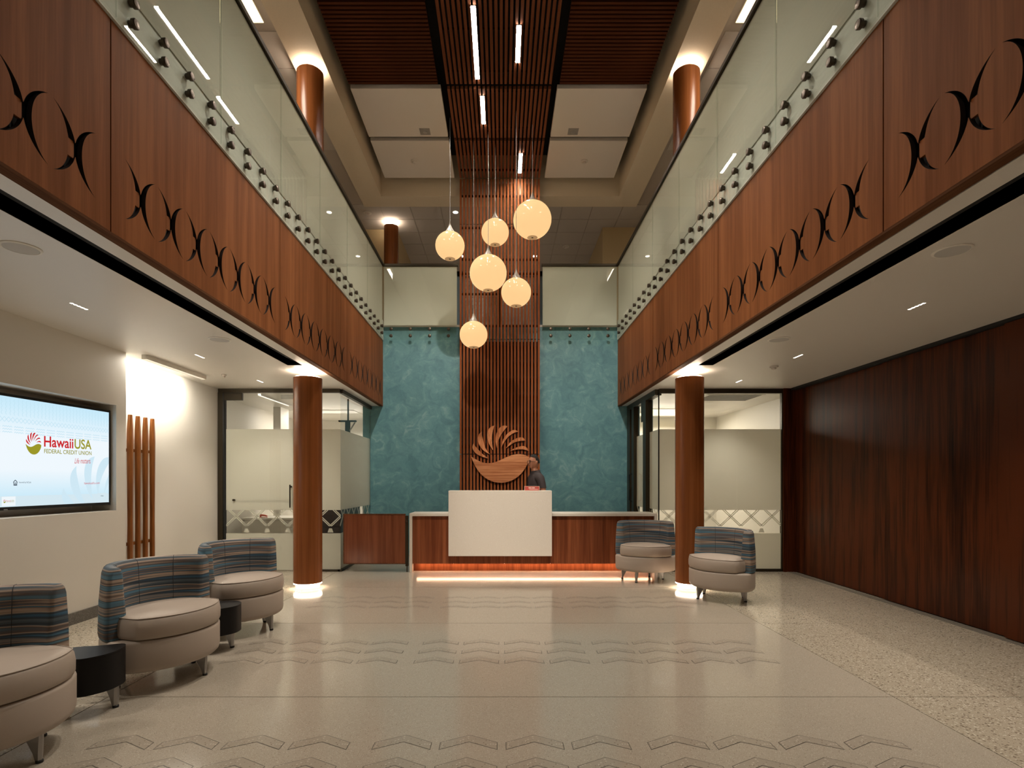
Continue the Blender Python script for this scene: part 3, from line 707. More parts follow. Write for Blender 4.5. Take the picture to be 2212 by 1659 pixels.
# ---- linear ceiling lights
def linear(x, y0, y1, label, w_=.058):
    t = empty('linear_light', (x, (y0 + y1) / 2, ZSL)); tag(t, label, 'linear light', 'linear lights in the slat ceiling')
    box('housing', x - w_ / 2 - .004, x + w_ / 2 + .004, y0 - .01, y1 + .01, ZSL - .004, ZSL + .05, M['void'], t)
    box('diffuser', x - w_ / 2, x + w_ / 2, y0, y1, ZSL - .016, ZSL - .005, M['e_linear'], t, .003)
    for q in (-1, 1): box('added_lip', *sorted((x + q * (w_ / 2 + .001), x + q * (w_ / 2 + .005))), y0 - .01, y1 + .01, ZSL - .034, ZSL - .004, M['void'], t)  # lips added to hold sideways light off the columns and fascia
linear(-.338, 6.54, 7.71, 'longest glowing light bar in the slat ceiling')
linear(.211, 6.82, 7.41, 'glowing light bar on the right of the longest bar')
linear(-.284, 8.07, 8.68, 'glowing light bar in the slats between the white panels')
linear(.324, 9.48, 10.06, 'glowing light bar nearest the slat screen')
linear(.20, 2.0, 2.6, 'added light bar out of view in the ceiling near the street end')  # extra bar added out of view to light the near floor
# ---- pendant globes
def pendant(px, py, d, dia, label):
    x, y, z = P(px, py, d); r = dia / 2
    t = empty('pendant_lamp', (x, y, z)); tag(t, label, 'pendant lamp', 'globe pendants over the desk')
    prof = []; ab = -math.acos(.080 / r); at_ = math.acos(.074 / r)
    for k in range(29):
        a = ab + (at_ - ab) * k / 28
        prof.append((r * math.cos(a), z + r * .96 * math.sin(a)))
    g = lathe('globe', prof, x, y, M['globe'], t, 48, True)
    zb = prof[0][1]; zt = prof[-1][1]; rb = prof[0][0]; rt = prof[-1][0]
    v, f = lathe_v([(rb * 1.0, zb + .001), (rb * 1.02, zb - .004), (rb * .97, zb - .006), (rb * .93, zb - .002), (rb * .5, zb - .0015), (rb * .2, zb - .003)], x, y, 36)
    me = data('bottom_dish', v, f, M['dish']); shade_auto(me, 60); bd = obj('bottom_dish', me, t)
    lathe('drain_hole', [(rb * .2, zb - .005), (rb * .2, zb - .002)], x, y, M['black'], bd, 16)
    nk = [(rt * 1.02, zt - .004)]
    hN = .158
    for k in range(1, 11):
        q = k / 10; nk.append((rt * (1 - q) ** 1.6 + .007, zt + hN * q))
    lathe('neck', nk, x, y, M['neck'], t, 32)
    tube('cord', [(x, y, zt + hN * .9), (x + .004, y, (zt + ZSL) / 2), (x, y, ZSL + .05)], .0036, M['grey'], t)
    return t
pendant(972, 531, 8.63, .453, 'globe pendant hanging leftmost of the six')
pendant(1069.5, 502, 9.32, .459, 'small globe pendant above the large middle globe')
pendant(1150, 475, 8.72, .598, 'large globe pendant hanging highest and rightmost')
pendant(1054.5, 590, 8.98, .598, 'large globe pendant in the middle of the cluster')
pendant(1115, 632, 8.47, .453, 'small globe pendant right below the large middle globe')
pendant(1023, 723, 9.23, .462, 'globe pendant hanging lowest of the six')
# ---- carved emblem
def em(px, py): return (1000 + px / 9.218, 900 + py / 9.218)
LEAVES = [
 [(210,530),(185,600),(200,670),(270,745),(380,800),(505,832),(480,812),(400,755),(310,660),(235,575)],
 [(378,290),(318,345),(290,430),(310,540),(370,640),(450,705),(540,750),(470,670),(425,565),(398,450),(375,360)],
 [(630,175),(560,195),(500,260),(480,360),(495,480),(540,590),(600,668),(585,560),(575,440),(590,300),(610,230)],
 [(890,190),(820,170),(740,205),(680,290),(650,400),(650,500),(680,630),(690,540),(720,430),(790,310),(845,240)],
 [(1100,295),(1030,255),(950,285),(870,350),(810,430),(780,520),(762,620),(800,540),(870,430),(960,350),(1040,310)],
 [(1245,478),(1210,420),(1150,408),(1060,430),(960,490),(900,560),(855,630),(920,580),(1000,520),(1100,488),(1180,478)],
 [(1308,682),(1280,620),(1220,582),(1130,590),(1030,625),(935,685),(1010,665),(1100,650),(1200,650),(1260,663)]]
BOWL = [(160,795),(210,820),(290,870),(390,915),(520,932),(640,910),(760,860),(880,800),(990,760),(1120,742),(1220,758),(1318,800),(1310,880),(1280,960),(1210,1075),(1120,1180),(1000,1260),(880,1305),(740,1320),(600,1300),(460,1235),(340,1130),(250,1000),(195,880)]
def smooth_poly(pts, sharp=1, it=2):
    """corner-cutting that keeps the listed sharp tips"""
    P_ = [(p, (k in sharp)) for k, p in enumerate(pts)]
    for _ in range(it):
        Q = []; n = len(P_)
        for k in range(n):
            p, s = P_[k]
            if s: Q.append((p, True)); continue
            a = P_[k - 1][0]; b = P_[(k + 1) % n][0]
            Q.append((tuple(.75 * p[i] + .25 * a[i] for i in (0, 1)), False)); Q.append((tuple(.75 * p[i] + .25 * b[i] for i in (0, 1)), False))
        P_ = Q
    return [p for p, s in P_]
TIPS = [(0, 5), (0, 6), (0, 6), (0, 6), (0, 6), (0, 6), (0, 5)]
LEAVES = [smooth_poly(l, t) for l, t in zip(LEAVES, TIPS)]; BOWL = smooth_poly(BOWL, (0, 11))
eb = empty('wall_emblem', (-.02, 10.24, 1.55)); tag(eb, 'carved wooden emblem of leaves rising from a bowl, on the slats', 'emblem')
def em_xz(p): 
    x, y, z = P(*em(*p), 10.22); return (x, z)
for l in LEAVES: prism('leaf', [em_xz(p) for p in l], 'xz', 10.225, 10.25, M['leafwood'], eb)
prism('bowl', [em_xz(p) for p in BOWL], 'xz', 10.215, 10.25, M['emblem'], eb)
# ---- reception desk
YD = 8.45
dk = empty('reception_desk', (.5, YD + .25, 0)); tag(dk, 'long reception desk with white top, mahogany front and lit toe kick', 'reception desk')
DX0, DX1 = -1.406, 2.366; ZT = .894
box('countertop', DX0, DX1, YD, YD + .52, ZT - .042, ZT, M['quartz'], dk, .002)
box('end_panel', DX0, DX0 + .042, YD, YD + .52, 0, ZT - .042, M['quartz'], dk, .002)
box('end_panel', DX1 - .042, DX1, YD, YD + .52, 0, ZT - .042, M['quartz'], dk, .002)
xs_ = [DX0 + .043, -.74, .04, .74, 1.55, DX1 - .043]
for a, b in zip(xs_[:-1], xs_[1:]): box('front_panel', a + .0008, b - .0008, YD + .035, YD + .055, .124, ZT - .0425, M['desk'], dk)
box('plinth', DX0 + .043, DX1 - .043, YD + .14, YD + .16, 0, .124, M['desk'], dk)
box('underside', DX0 + .043, DX1 - .043, YD + .055, YD + .5, .124, .13, M['desk'], dk)
box('light_strip', DX0 + .10, DX1 - .06, YD + .075, YD + .09, .1185, .1235, M['e_desk'], dk)
box('work_surface', DX0 + .05, DX1 - .05, YD + .30, YD + .50, ZT - .16, ZT - .12, M['gate'], dk)
ts = empty('transaction_counter', (-.02, 8.4, .9)); tag(ts, 'tall white stone counter front hung on the reception desk', 'counter')
box('front_slab', -.803, .754, 8.36, 8.395, .256, 1.205, M['quartz'], ts, .002)
box('top_slab', -.803, .754, 8.36, 8.72, 1.205, 1.24, M['quartz'], ts, .002)
boxes('support', [(-.77, -.73, 8.46, 8.70, ZT + .001, 1.205), (.68, .72, 8.46, 8.70, ZT + .001, 1.205)], M['quartz'], ts)
# ---- swing gate
gt = empty('swing_gate', (-1.9, YD + .02, 0)); tag(gt, 'low mahogany swing gate between office glass and desk', 'gate')
box('panel', -2.40, -1.47, YD + .01, YD + .05, .134, .872, M['gate'], gt, .002)
boxes('edge_band', [(-2.415, -2.40, YD + .005, YD + .055, .134, .885), (-2.415, -1.47, YD + .005, YD + .055, .872, .886), (-2.415, -1.47, YD + .005, YD + .055, .122, .134)], M['fascia_edge'], gt)
box('post', -1.467, -1.425, YD + .0, YD + .045, .09, .86, M['bronze'], gt, .003)
tube('floor_bolt', [(-1.445, YD + .02, .09), (-1.445, YD + .02, .0)], .009, M['bronze'], gt)
lathe('knob', [(.010, .765), (.014, .77), (.014, .785), (.010, .79)], -1.445, YD - .012, M['standoff'], gt, 16)
# ---- name plate
npz = 1.2405; x0 = (1133.5 - 1084) / FPX * 8.45; x1 = (1165 - 1084) / FPX * 8.45
M['plate'] = plain('red_card', (0.42, 0.075, 0.06), 0.35); M['acrylic'] = plain('clear_acrylic_edge', (0.75, 0.62, 0.5), 0.15)
npl = empty('name_plate', ((x0 + x1) / 2, 8.46, npz)); tag(npl, 'small red name plate standing on the tall white counter', 'name plate')
box('holder', x0 - .004, x1 + .004, 8.462, 8.468, npz, npz + .068, M['acrylic'], npl)
box('card', x0 + .001, x1 - .001, 8.459, 8.4615, npz + .003, npz + .064, M['plate'], npl)
box('stand_foot', x0, x1, 8.46, 8.52, npz, npz + .003, M['acrylic'], npl)
xx = x0 + .06
for wd in (.011, .007, .009, .007, .009, 0, .012, .008, .008, .009, .007): 
    if wd: box('print_line', xx, xx + wd * .85, 8.4585, 8.459, npz + .036, npz + .036 + .012, M['trimwhite'], npl)
    xx += wd if wd else .007
box('print_line', x0 + .07, x1 - .02, 8.4585, 8.459, npz + .018, npz + .022, M['trimwhite'], npl)
# ---- wall screen
TVX, TVY, TK = -4.19, 5.936, .069           # far edge of the screen, slope in plan
TZ0, TZ1, TW = 1.1475, 2.127, 1.742
ux = Vector((-TK, -1, 0)).normalized()       # towards the street end along the screen
un = Vector((1, -TK, 0)).normalized()        # out of the screen
def tvp(u, z, w_): 
    p = Vector((TVX, TVY, 0)) + ux * u + un * w_; return (p.x, p.y, z)
def scr(px, py):                             # pixel -> (u, z) on the screen plane
    k = (px - 1084) / FPX; t = (k * TVY + TVX * -1) / (k - TK); t = (k * TVY - TVX) / (k - TK)
    Y = TVY - t; return (t * math.sqrt(1 + TK * TK), EYE + (1040 - py) / FPX * Y)
tv = empty('wall_screen', tvp(TW / 2, TZ0, 0)); tag(tv, 'large lit flat screen in the recess of the white wall', 'screen')
def tvbox(name, u0, u1, z0, z1, w0, w1, mat, parent):
    V = [tvp(u, z, w_) for w_ in (w0, w1) for u, z in ((u0, z0), (u1, z0), (u1, z1), (u0, z1))]
    F = [(0, 1, 2, 3), (7, 6, 5, 4), (0, 1, 5, 4), (1, 2, 6, 5), (2, 3, 7, 6), (3, 0, 4, 7)]
    return obj(name, data(name, V, F, mat), parent)
def tvpoly(name, pts, w_, mat, parent):
    n = len(pts); V = [tvp(u, z, w_) for u, z in pts] + [tvp(u, z, w_ + .0003) for u, z in pts]
    F = [tuple(range(n)), tuple(range(2 * n - 1, n - 1, -1))] + [(k, (k + 1) % n, n + (k + 1) % n, n + k) for k in range(n)]
    return obj(name, data(name, V, F, mat), parent)
def se(name, c): return emit(name, c, L_SCREEN)
tvbox('casing', -.012, TW + .012, TZ0 - .016, TZ1 + .012, -.06, -.001, M['black'], tv)
def screen_mat():
    m = emit('screen_blue_white', (1, 1, 1), L_SCREEN); nt = m.node_tree; e = [n for n in nt.nodes if n.type == 'EMISSION'][0]
    tc = nt.nodes.new('ShaderNodeTexCoord'); sp = nt.nodes.new('ShaderNodeSeparateXYZ'); nt.links.new(tc.outputs['Object'], sp.inputs[0])
    r = ramp(nt, [(0.0, (.50, .74, .88)), (.10, (.60, .82, .94)), (.35, (.86, .93, .98)), (.65, (.86, .93, .98)), (.90, (.62, .84, .96)), (1.0, (.55, .80, .94))])
    mr = nt.nodes.new('ShaderNodeMapRange'); mr.inputs[1].default_value = TZ0; mr.inputs[2].default_value = TZ1
    nt.links.new(sp.outputs[2], mr.inputs[0]); nt.links.new(mr.outputs[0], r.inputs[0]); nt.links.new(r.outputs[0], e.inputs[0]); return m
sc = tvbox('display', .012, TW - .012, TZ0 + .012, TZ1 - .012, -.001, 0.0, screen_mat(), tv)
E = {'red': se('print_red', (.60, .022, .028)), 'olive': se('print_olive', (.33, .31, .022)), 'dark': se('print_dark', (.05, .07, .10)), 'pale': se('print_pale_blue', (.62, .80, .90)), 'pale2': se('print_blue_pattern', (.53, .76, .88)), 'bar': se('print_bar', (.66, .80, .87)), 'white': se('print_white', (.86, .92, .95))}
def z4(px, py): return (px * 260 / 1438.0, 830 + py * 300 / 1659.0)      # where things sit on the screen
def zs(px, py): return scr(*z4(px, py))
# pattern rows at the top: dots of arcs, a zigzag, three rows of waves
def strip_lines(name, paths, wd, mat, w_=.0004):
    V, F = [], []
    for path in paths:
        for (a, b), (c, d) in zip(path[:-1], path[1:]):
            L = math.hypot(c - a, d - b)
            if L < 1e-6: continue
            nx, ny = -(d - b) / L * wd / 2, (c - a) / L * wd / 2; k = len(V)
            for ww in (w_, w_ + .0002): V += [tvp(a + nx, b + ny, ww), tvp(c + nx, d + ny, ww), tvp(c - nx, d - ny, ww), tvp(a - nx, b - ny, ww)]
            F += [(k, k + 1, k + 2, k + 3), (k + 7, k + 6, k + 5, k + 4)]
    return obj(name, data(name, V, F, mat), sc)
ZA = TZ1 - .025
arcs = []
for row in range(4):
    for k in range(44):
        u = .03 + .0385 * k; z = ZA - .02 - .036 * row
        arcs.append([(u + .013 * math.cos(a), z + .016 * math.sin(a)) for a in [-1.3 + 2.6 * q / 6 for q in range(7)]])
strip_lines('arc_pattern', arcs, .004, E['pale2'])
zz = [[(.015 + .0385 * k, ZA - .185 + (.022 if (k + o_) % 2 else -.022)) for k in range(44)] for o_ in (0, 1)]
strip_lines('zigzag_pattern', zz, .004, E['pale2'])
wv = []
for row in range(3):
    for g in range(16):
        wv.append([(.03 + .107 * g + .011 * k, ZA - .245 - .024 * row + (.005 if k % 2 else -.005)) for k in range(9)])
strip_lines('wave_pattern', wv, .0045, E['pale2'])
# bottom bar, big pale leaves behind the text
zb0 = scr(120, 1093)[1]
tvbox('bottom_bar', .012, TW - .012, TZ0 + .012, TZ0 + .105, 0.0001, .0003, E['bar'], sc)
lx = lambda p, ox, oy, s: scr(ox + (em(*p)[0] - 1080) * s, oy + (em(*p)[1] - 980) * s)
def clipbox(pts, u0, u1, z0, z1):
    return [(min(max(u, u0), u1), min(max(z, z0), z1)) for u, z in pts]
# the emblem, drawn about its own centre on the screen
def emb(cu, cz, sw, sh, leafmat, bowlmat, w_, leaves=True, bowl=True, lim=None, nm='emblem'):
    def tr(p): return (cu - (p[0] - 735) / 1170.0 * sw, cz - (p[1] - 745) / 1160.0 * sh)
    for l in (LEAVES if leaves else []):
        q = [tr(p) for p in l]
        if lim: q = clipbox(q, *lim)
        tvpoly('logo_leaf', q, w_, leafmat, sc)
    if bowl: tvpoly('logo_bowl', [tr(p) for p in BOWL], w_, bowlmat, sc)
a = zs(303, 700); b = zs(493, 700); t_ = zs(398, 575); bt = zs(405, 842)
emb((a[0] + b[0]) / 2, (t_[1] + bt[1]) / 2, a[0] - b[0], t_[1] - bt[1], E['red'], E['olive'], .0006)
a = zs(640, 1300); b = zs(1285, 1300); t_ = zs(1000, 850)
emb(a[0] - .58, t_[1] - .52, 1.05, 1.05, E['pale'], E['pale'], .0002, True, False, (.014, TW, TZ0 + .014, TZ1))
a = zs(20, 1345); b = zs(185, 1450); tvbox('logo_card', b[0], a[0], b[1], a[1], .0004, .0006, E['white'], sc)
a = zs(1165, 1300); b = zs(1272, 1380); tvbox('clock_card', b[0], a[0], b[1], a[1], .0004, .0006, E['bar'], sc)
def text(s, p0, p1, hpx, mat, w_=.0008, shear=0.0, name='lettering', bold=0.0):
    """lettering on the screen from pixel p0 (baseline start) to p1 (baseline end), hpx tall caps"""
    cu = bpy.data.curves.new(name, 'FONT'); cu.body = s; cu.size = 1.0; cu.shear = shear; cu.fill_mode = 'FRONT'; cu.offset = bold
    o = bpy.data.objects.new(name, cu); COL.objects.link(o)
    dg = bpy.context.evaluated_depsgraph_get(); dg.update()
    me0 = bpy.data.meshes.new_from_object(o.evaluated_get(dg)); bpy.data.objects.remove(o, do_unlink=True)
    V = [v.co.copy() for v in me0.vertices]; F = [tuple(p.vertices) for p in me0.polygons]; bpy.data.meshes.remove(me0)
    x0 = min(v.x for v in V); x1 = max(v.x for v in V)
    A = zs(*p0); B = zs(*p1); T = zs(p0[0], p0[1] - hpx); H = (T[1] - A[1]) / .70
    Q = []
    for v in V:
        q = (v.x - x0) / (x1 - x0); Q.append(tvp(A[0] + (B[0] - A[0]) * q, A[1] + (B[1] - A[1]) * q + v.y * H, w_))
    me = bpy.data.meshes.new(name); me.from_pydata(Q, [], F); me.materials.append(mat); me.update()
    return obj(name, me, sc)
text('Hawaii', (525, 742), (876, 765), 125, E['red'], bold=.018)
text('USA', (890, 766), (1092, 777), 112, E['olive'], bold=.018)
text('FEDERAL CREDIT UNION', (527, 822), (1092, 847), 50, E['olive'], bold=.012)
text('Life matters.', (890, 945), (1083, 945), 62, E['red'], shear=.35)
text('hawaiiusafcu.com', (1005, 1195), (1190, 1190), 26, E['red'])
text('Insured by NCUA', (226, 1180), (371, 1182), 20, E['dark'])
text('Hawaii', (68, 1402), (128, 1401), 18, E['red']); text('USA', (130, 1401), (168, 1399), 18, E['olive'])
text('FEDERAL CREDIT UNION', (70, 1413), (168, 1410), 7, E['olive'])
text('1:48pm', (1200, 1340), (1238, 1339), 14, E['dark'])
a = zs(38, 1400); b = zs(66, 1400); t_ = zs(50, 1378); bt = zs(50, 1420)
emb((a[0] + b[0]) / 2, (t_[1] + bt[1]) / 2, a[0] - b[0], t_[1] - bt[1], E['red'], E['olive'], .0009)
# small house mark
hs = [(158, 1172), (182, 1144), (207, 1172), (200, 1172), (200, 1200), (165, 1200), (165, 1172)]
hp = [zs(*p) for p in hs]; strip_lines('house_mark', [hp + [hp[0]]], .006, E['dark'], .0006)
strip_lines('house_mark', [[zs(175, 1178), zs(190, 1178)], [zs(175, 1187), zs(190, 1187)], [zs(160, 1207), zs(205, 1207)]], .005, E['dark'], .0006)
tvbox('maker_plate', TW * .655, TW * .655 + .035, TZ0 - .014, TZ0 - .006, 0, .001, M['grey'], tv)
# ---- wooden paddle sculpture
ps = empty('paddle_sculpture', (WL2 + .09, 6.6, .3)); tag(ps, 'four upright carved wooden paddles on cross bars against white wall', 'sculpture')
def paddle_mesh():
    prof = [(0.30, .030), (.62, .033), (.90, .029), (1.35, .034), (1.70, .039), (1.86, .042), (1.98, .038), (2.13, .023), (2.145, .020)]
    V, F = [], []
    for z, h in prof: V += [(-.014, -h, z), (.014, -h * .86, z), (.020, 0, z), (.014, h * .86, z), (-.014, h, z)]
    n = len(prof)
    for i in range(n - 1):
        for k in range(5): F.append((i * 5 + k, i * 5 + (k + 1) % 5, (i + 1) * 5 + (k + 1) % 5, (i + 1) * 5 + k))
    F.append((4, 3, 2, 1, 0)); F.append(tuple((n - 1) * 5 + k for k in range(5)))
    me = data('paddle', V, F, M['paddle']); return me
pm = paddle_mesh(); XPD = WL2 + .085
for px in (281.5, 298, 314.3, 329.3):
    d = -XPD * FPX / (1084 - px)
    obj('paddle', pm, ps, (XPD, d, 0))
ya, yb = -XPD * FPX / (1084 - 266), -XPD * FPX / (1084 - 331)
for z in (1.74, .66): box('cross_bar', XPD - .058, XPD - .02, ya, yb, z - .017, z + .017, M['paddle'], ps)
boxes('wall_bracket', [(WL2 + .001, XPD - .055, yy - .015, yy + .015, z - .015, z + .015) for yy in (ya + .08, yb - .08) for z in (1.74, .66)], M['paddle'], ps)
# ---- lounge chairs
def lens(a, bf, br, n=14):
    """plan outline: convex front arc (y<0) and rounder rear arc (y>0), corners at x = +-a"""
    def arc(b, sgn, k):
        R = (a * a + b * b) / (2 * b); c = R - b; th = math.asin(min(1, a / R))
        if b > a: th = PI - th
        t = -th + 2 * th * k / n
        return (R * math.sin(t) , sgn * (R * math.cos(t) - c))
    pts = [arc(bf, -1, k) for k in range(n + 1)]                       # left -> right along the front
    pts += [arc(br, 1, n - k) for k in range(1, n)]                    # back along the rear
    for _ in range(2):
        q = []
        for k in range(len(pts)):
            p, r = pts[k], pts[(k + 1) % len(pts)]
            q += [(.75 * p[0] + .25 * r[0], .75 * p[1] + .25 * r[1]), (.25 * p[0] + .75 * r[0], .25 * p[1] + .75 * r[1])]
        pts = q
    return pts
def offs(pts, d):
    n = len(pts); out = []
    for k in range(n):
        a, b = pts[k - 1], pts[(k + 1) % n]; tx, ty = b[0] - a[0], b[1] - a[1]; L = math.hypot(tx, ty) or 1
        out.append((pts[k][0] - ty / L * d, pts[k][1] + tx / L * d))
    return out
def loft(name, rings, mat, crown=None):
    n = len(rings[0]); V = [p for r in rings for p in r]; F = []
    for i in range(len(rings) - 1):
        for k in range(n): F.append((i * n + k, i * n + (k + 1) % n, (i + 1) * n + (k + 1) % n, (i + 1) * n + k))
    F.append(tuple(range(n - 1, -1, -1)))
    if crown is None: F.append(tuple((len(rings) - 1) * n + k for k in range(n)))
    else:
        V.append(crown); c = len(V) - 1; b0 = (len(rings) - 1) * n
        for k in range(n): F.append((b0 + k, b0 + (k + 1) % n, c))
    me = data(name, V, F, mat, smooth=True); shade_auto(me, 50); return me
A_, BF_, BR_ = .449, .31, .41; YC = -.11         # corners of the plan lie a little ahead of the middle
OUT = [(x, y + YC) for x, y in lens(A_, BF_, BR_)]
def stack(out, prof): return [[(x, y, z) for x, y in offs(out, d)] for d, z in prof]
ar = sum(OUT[k][0] * OUT[(k + 1) % len(OUT)][1] - OUT[(k + 1) % len(OUT)][0] * OUT[k][1] for k in range(len(OUT)))
SG = 1 if ar > 0 else -1          # offs(+d) moves inwards for counter-clockwise outlines
BASE = loft('base', stack(OUT, [(SG * .05, .145), (SG * .022, .15), (SG * .006, .165), (0, .19), (0, .335), (SG * .006, .35), (SG * .02, .356)]), M['leather'])
def seat_outline():
    R = (A_ * A_ + BF_ * BF_) / (2 * BF_); c = R - BF_; h = .372
    pts = []
    for k in range(21):
        x = -h + 2 * h * k / 20; pts.append((x, YC - (math.sqrt(R * R - x * x) - c)))
    pts += [(h, YC + .06)] + [(h * math.cos(PI * k / 16), YC + .06 + .26 * math.sin(PI * k / 16)) for k in range(1, 16)] + [(-h, YC + .06)]
    for _ in range(2):
        q = []
        for k in range(len(pts)):
            p, r = pts[k], pts[(k + 1) % len(pts)]
            q += [(.8 * p[0] + .2 * r[0], .8 * p[1] + .2 * r[1]), (.2 * p[0] + .8 * r[0], .2 * p[1] + .8 * r[1])]
        pts = q
    return pts
SEATO = seat_outline()
c_ = stack(SEATO, [(SG * .03, .356), (SG * .006, .364), (-SG * .003, .385), (-SG * .004, .44), (SG * .004, .482), (SG * .016, .497), (SG * .05, .506), (SG * .11, .513)])
SEAT = loft('seat_cushion', c_, M['leather'], (0, -.10, .520))
def welt(out, d, z, r, mat, name):
    ring = [(x, y, z) for x, y in offs(out, d)]; n = len(ring); V, F = [], []; seg = 6
    for k in range(n):
        p = Vector(ring[k]); t = (Vector(ring[(k + 1) % n]) - Vector(ring[k - 1])).normalized(); u = Vector((-t.y, t.x, 0))
        for j in range(seg):
            a = 2 * PI * j / seg; V.append(p + u * math.cos(a) * r + Vector((0, 0, 1)) * math.sin(a) * r)
    for k in range(n):
        for j in range(seg): F.append((k * seg + j, k * seg + (j + 1) % seg, ((k + 1) % n) * seg + (j + 1) % seg, ((k + 1) % n) * seg + j))
    return data(name, V, F, mat, smooth=True)
WELT = welt(SEATO, SG * .012, .4975, .0035, M['leather'], 'piping')
def back_mesh():
    """upholstered back following the rear arc; section wide at the seat, narrow at the top"""
    R = (A_ * A_ + BR_ * BR_) / (2 * BR_); c = R - BR_ - YC; th = math.asin(min(1, A_ / R)) - .075
    rings = []
    qs = [-1 + 2 * k / 26 for k in range(27)]
    qs = [-1, -.996, -.985, -.965] + qs[1:-1] + [.965, .985, .996, 1]; n = len(qs) - 1
    for q in qs:
        t = q * th; ex, ey = math.sin(t), math.cos(t)
        de = (1 - abs(q)) * th * R; e_ = max(0, 1 - de / .024); sh = 1 - .30 * e_ * e_          # ends rounded over
        tk = .128 - .008 * (1 - abs(q) ** 2); ro = R + .004; top = .823
        sec = [(ro - .03, .358), (ro - .006, .362), (ro, .39), (ro - .006, .60), (ro - .022, .78), (ro - .032, .808), (ro - .050, top), (ro - .088, top), (ro - .106, .810), (ro - .118, .775), (ro - .126, .65), (ro - tk - .012, .52), (ro - tk - .015, .40), (ro - tk + .01, .358)]
        cr = ro - tk / 2
        rings.append([((cr + (r - cr) * sh) * ex, (cr + (r - cr) * sh) * ey - c, z if z < .5 else z - .022 * e_ * e_ * (z - .5) / .32) for r, z in sec])
    m = len(rings[0]); V = [p for r in rings for p in r]; F = []
    for i in range(n):
        for k in range(m): F.append((i * m + k, i * m + (k + 1) % m, (i + 1) * m + (k + 1) % m, (i + 1) * m + k))
    F.append(tuple(range(m - 1, -1, -1))); F.append(tuple(n * m + k for k in range(m)))
    me = data('backrest', V, F, M['stripe']); shade_auto(me, 60)
    welts = [[Vector(p) for p in rings[e][6:13]] for e in (0, n)]
    seams = [[Vector(p) for p in rings[e][1:13]] for e in (9, 16, 23)]
    return me, welts, seams
BACK, WELTS, SEAMS = back_mesh()
M['seam'] = plain('seam_thread', (0.05, 0.05, 0.055), 0.8)
SEAMM = []
for s_ in SEAMS:
    v, f = tube_v(s_, .0022, 5); SEAMM.append(data('seam', v, f, M['seam'], smooth=True))
def leg_mesh():
    """fin leg: broad at the top, narrow at the floor, outer edge upright (outer side is +x)"""
    V = []
    for z, x0, x1, h in ((.150, -.075, .028, .014), (.105, -.050, .027, .017), (.05, -.015, .024, .017), (.014, -.004, .022, .015)):
        V += [(x0, -h, z), (x1 - .008, -h, z), (x1, 0, z), (x1 - .008, h, z), (x0, h, z)]
    F = [(i * 5 + k, i * 5 + (k + 1) % 5, (i + 1) * 5 + (k + 1) % 5, (i + 1) * 5 + k) for i in range(3) for k in range(5)] + [(4, 3, 2, 1, 0), (15, 16, 17, 18, 19)]
    return data('leg', V, F, M['leg'])
LEGM = leg_mesh()
v, f = lathe_v([(.017, 0), (.018, .004), (.018, .012), (.013, .015)], .009, 0, 16); FOOTM = data('foot', v, f, M['foot'])
def add_legs(t, spots):
    for x, y, a in spots:
        l = bpy.data.objects.new('leg', LEGM); COL.objects.link(l); l.parent = t; l.location = (x, y, 0); l.rotation_euler[2] = a
        q = bpy.data.objects.new('foot', FOOTM); COL.objects.link(q); q.parent = l
def chair(x, y, face, label, m=1):
    """face = direction the sitter looks in plan"""
    rz = math.atan2(face[1], face[0]) + PI / 2
    t = empty('lounge_chair', (x, y, 0), rz); t.scale = (.92, .92, 1); tag(t, label, 'chair', 'striped tub lounge chairs')
    for nm, me in (('base', BASE), ('seat_cushion', SEAT), ('backrest', BACK)):
        o = bpy.data.objects.new(nm, me); COL.objects.link(o); o.parent = t
        if nm == 'seat_cushion':
            o2 = bpy.data.objects.new('piping', WELT); COL.objects.link(o2); o2.parent = o
        if nm == 'backrest':
            for sm in SEAMM:
                o2 = bpy.data.objects.new('seam', sm); COL.objects.link(o2); o2.parent = o
    a0 = 0 if m > 0 else PI
    add_legs(t, [(.14 * m, -.32, -PI / 2 + .3 * m), (-.26 * m, .05, PI - a0), (.33 * m, .0, a0), (-.08 * m, .24, PI / 2)])
    return t
chair(-2.60, 2.72, (.927, -.375), 'striped tub chair nearest the camera, cut by the picture edge')
chair(-2.444, 3.93, (.95, -.315), 'striped tub chair between the two small black tables')
chair(-2.467, 5.174, (.894, -.447), 'striped tub chair in front of the left column')
chair(2.02, 7.84, (-.20, -.98), 'striped tub chair in front of the reception desk, half behind column', -1)
chair(2.63, 6.55, (-.88, -.475), 'striped tub chair in front of the right office glass', -1)
# ---- wedge tables
def table(pts, legs, label):
    t = empty('side_table', (sum(p[0] for p in pts) / len(pts), sum(p[1] for p in pts) / len(pts), 0)); tag(t, label, 'table', 'small black wedge tables')
    q = pts
    for _ in range(2):
        r = []
        for k in range(len(q)):
            a, b = q[k], q[(k + 1) % len(q)]; r += [(.78 * a[0] + .22 * b[0], .78 * a[1] + .22 * b[1]), (.22 * a[0] + .78 * b[0], .22 * a[1] + .78 * b[1])]
        q = r
    shade_auto(prism('drum', q, 'xy', .145, .352, M['tabletop'], t).data, 30)
    shade_auto(prism('top', q, 'xy', .353, .364, M['tabletop'], t).data, 30)
    ox, oy, _ = WT[t.name]
    add_legs(t, [(x - ox, y - oy, a) for x, y, a in legs])
table([(-2.40, 3.17), (-2.315, 3.28), (-2.315, 3.42), (-2.37, 3.50), (-2.48, 3.44), (-2.60, 3.42), (-2.72, 3.34), (-2.72, 3.24), (-2.58, 3.19), (-2.47, 3.18)], [(-2.37, 3.40, -.35), (-2.62, 3.34, 2.6)], 'small black wedge table beside the chair nearest the camera')
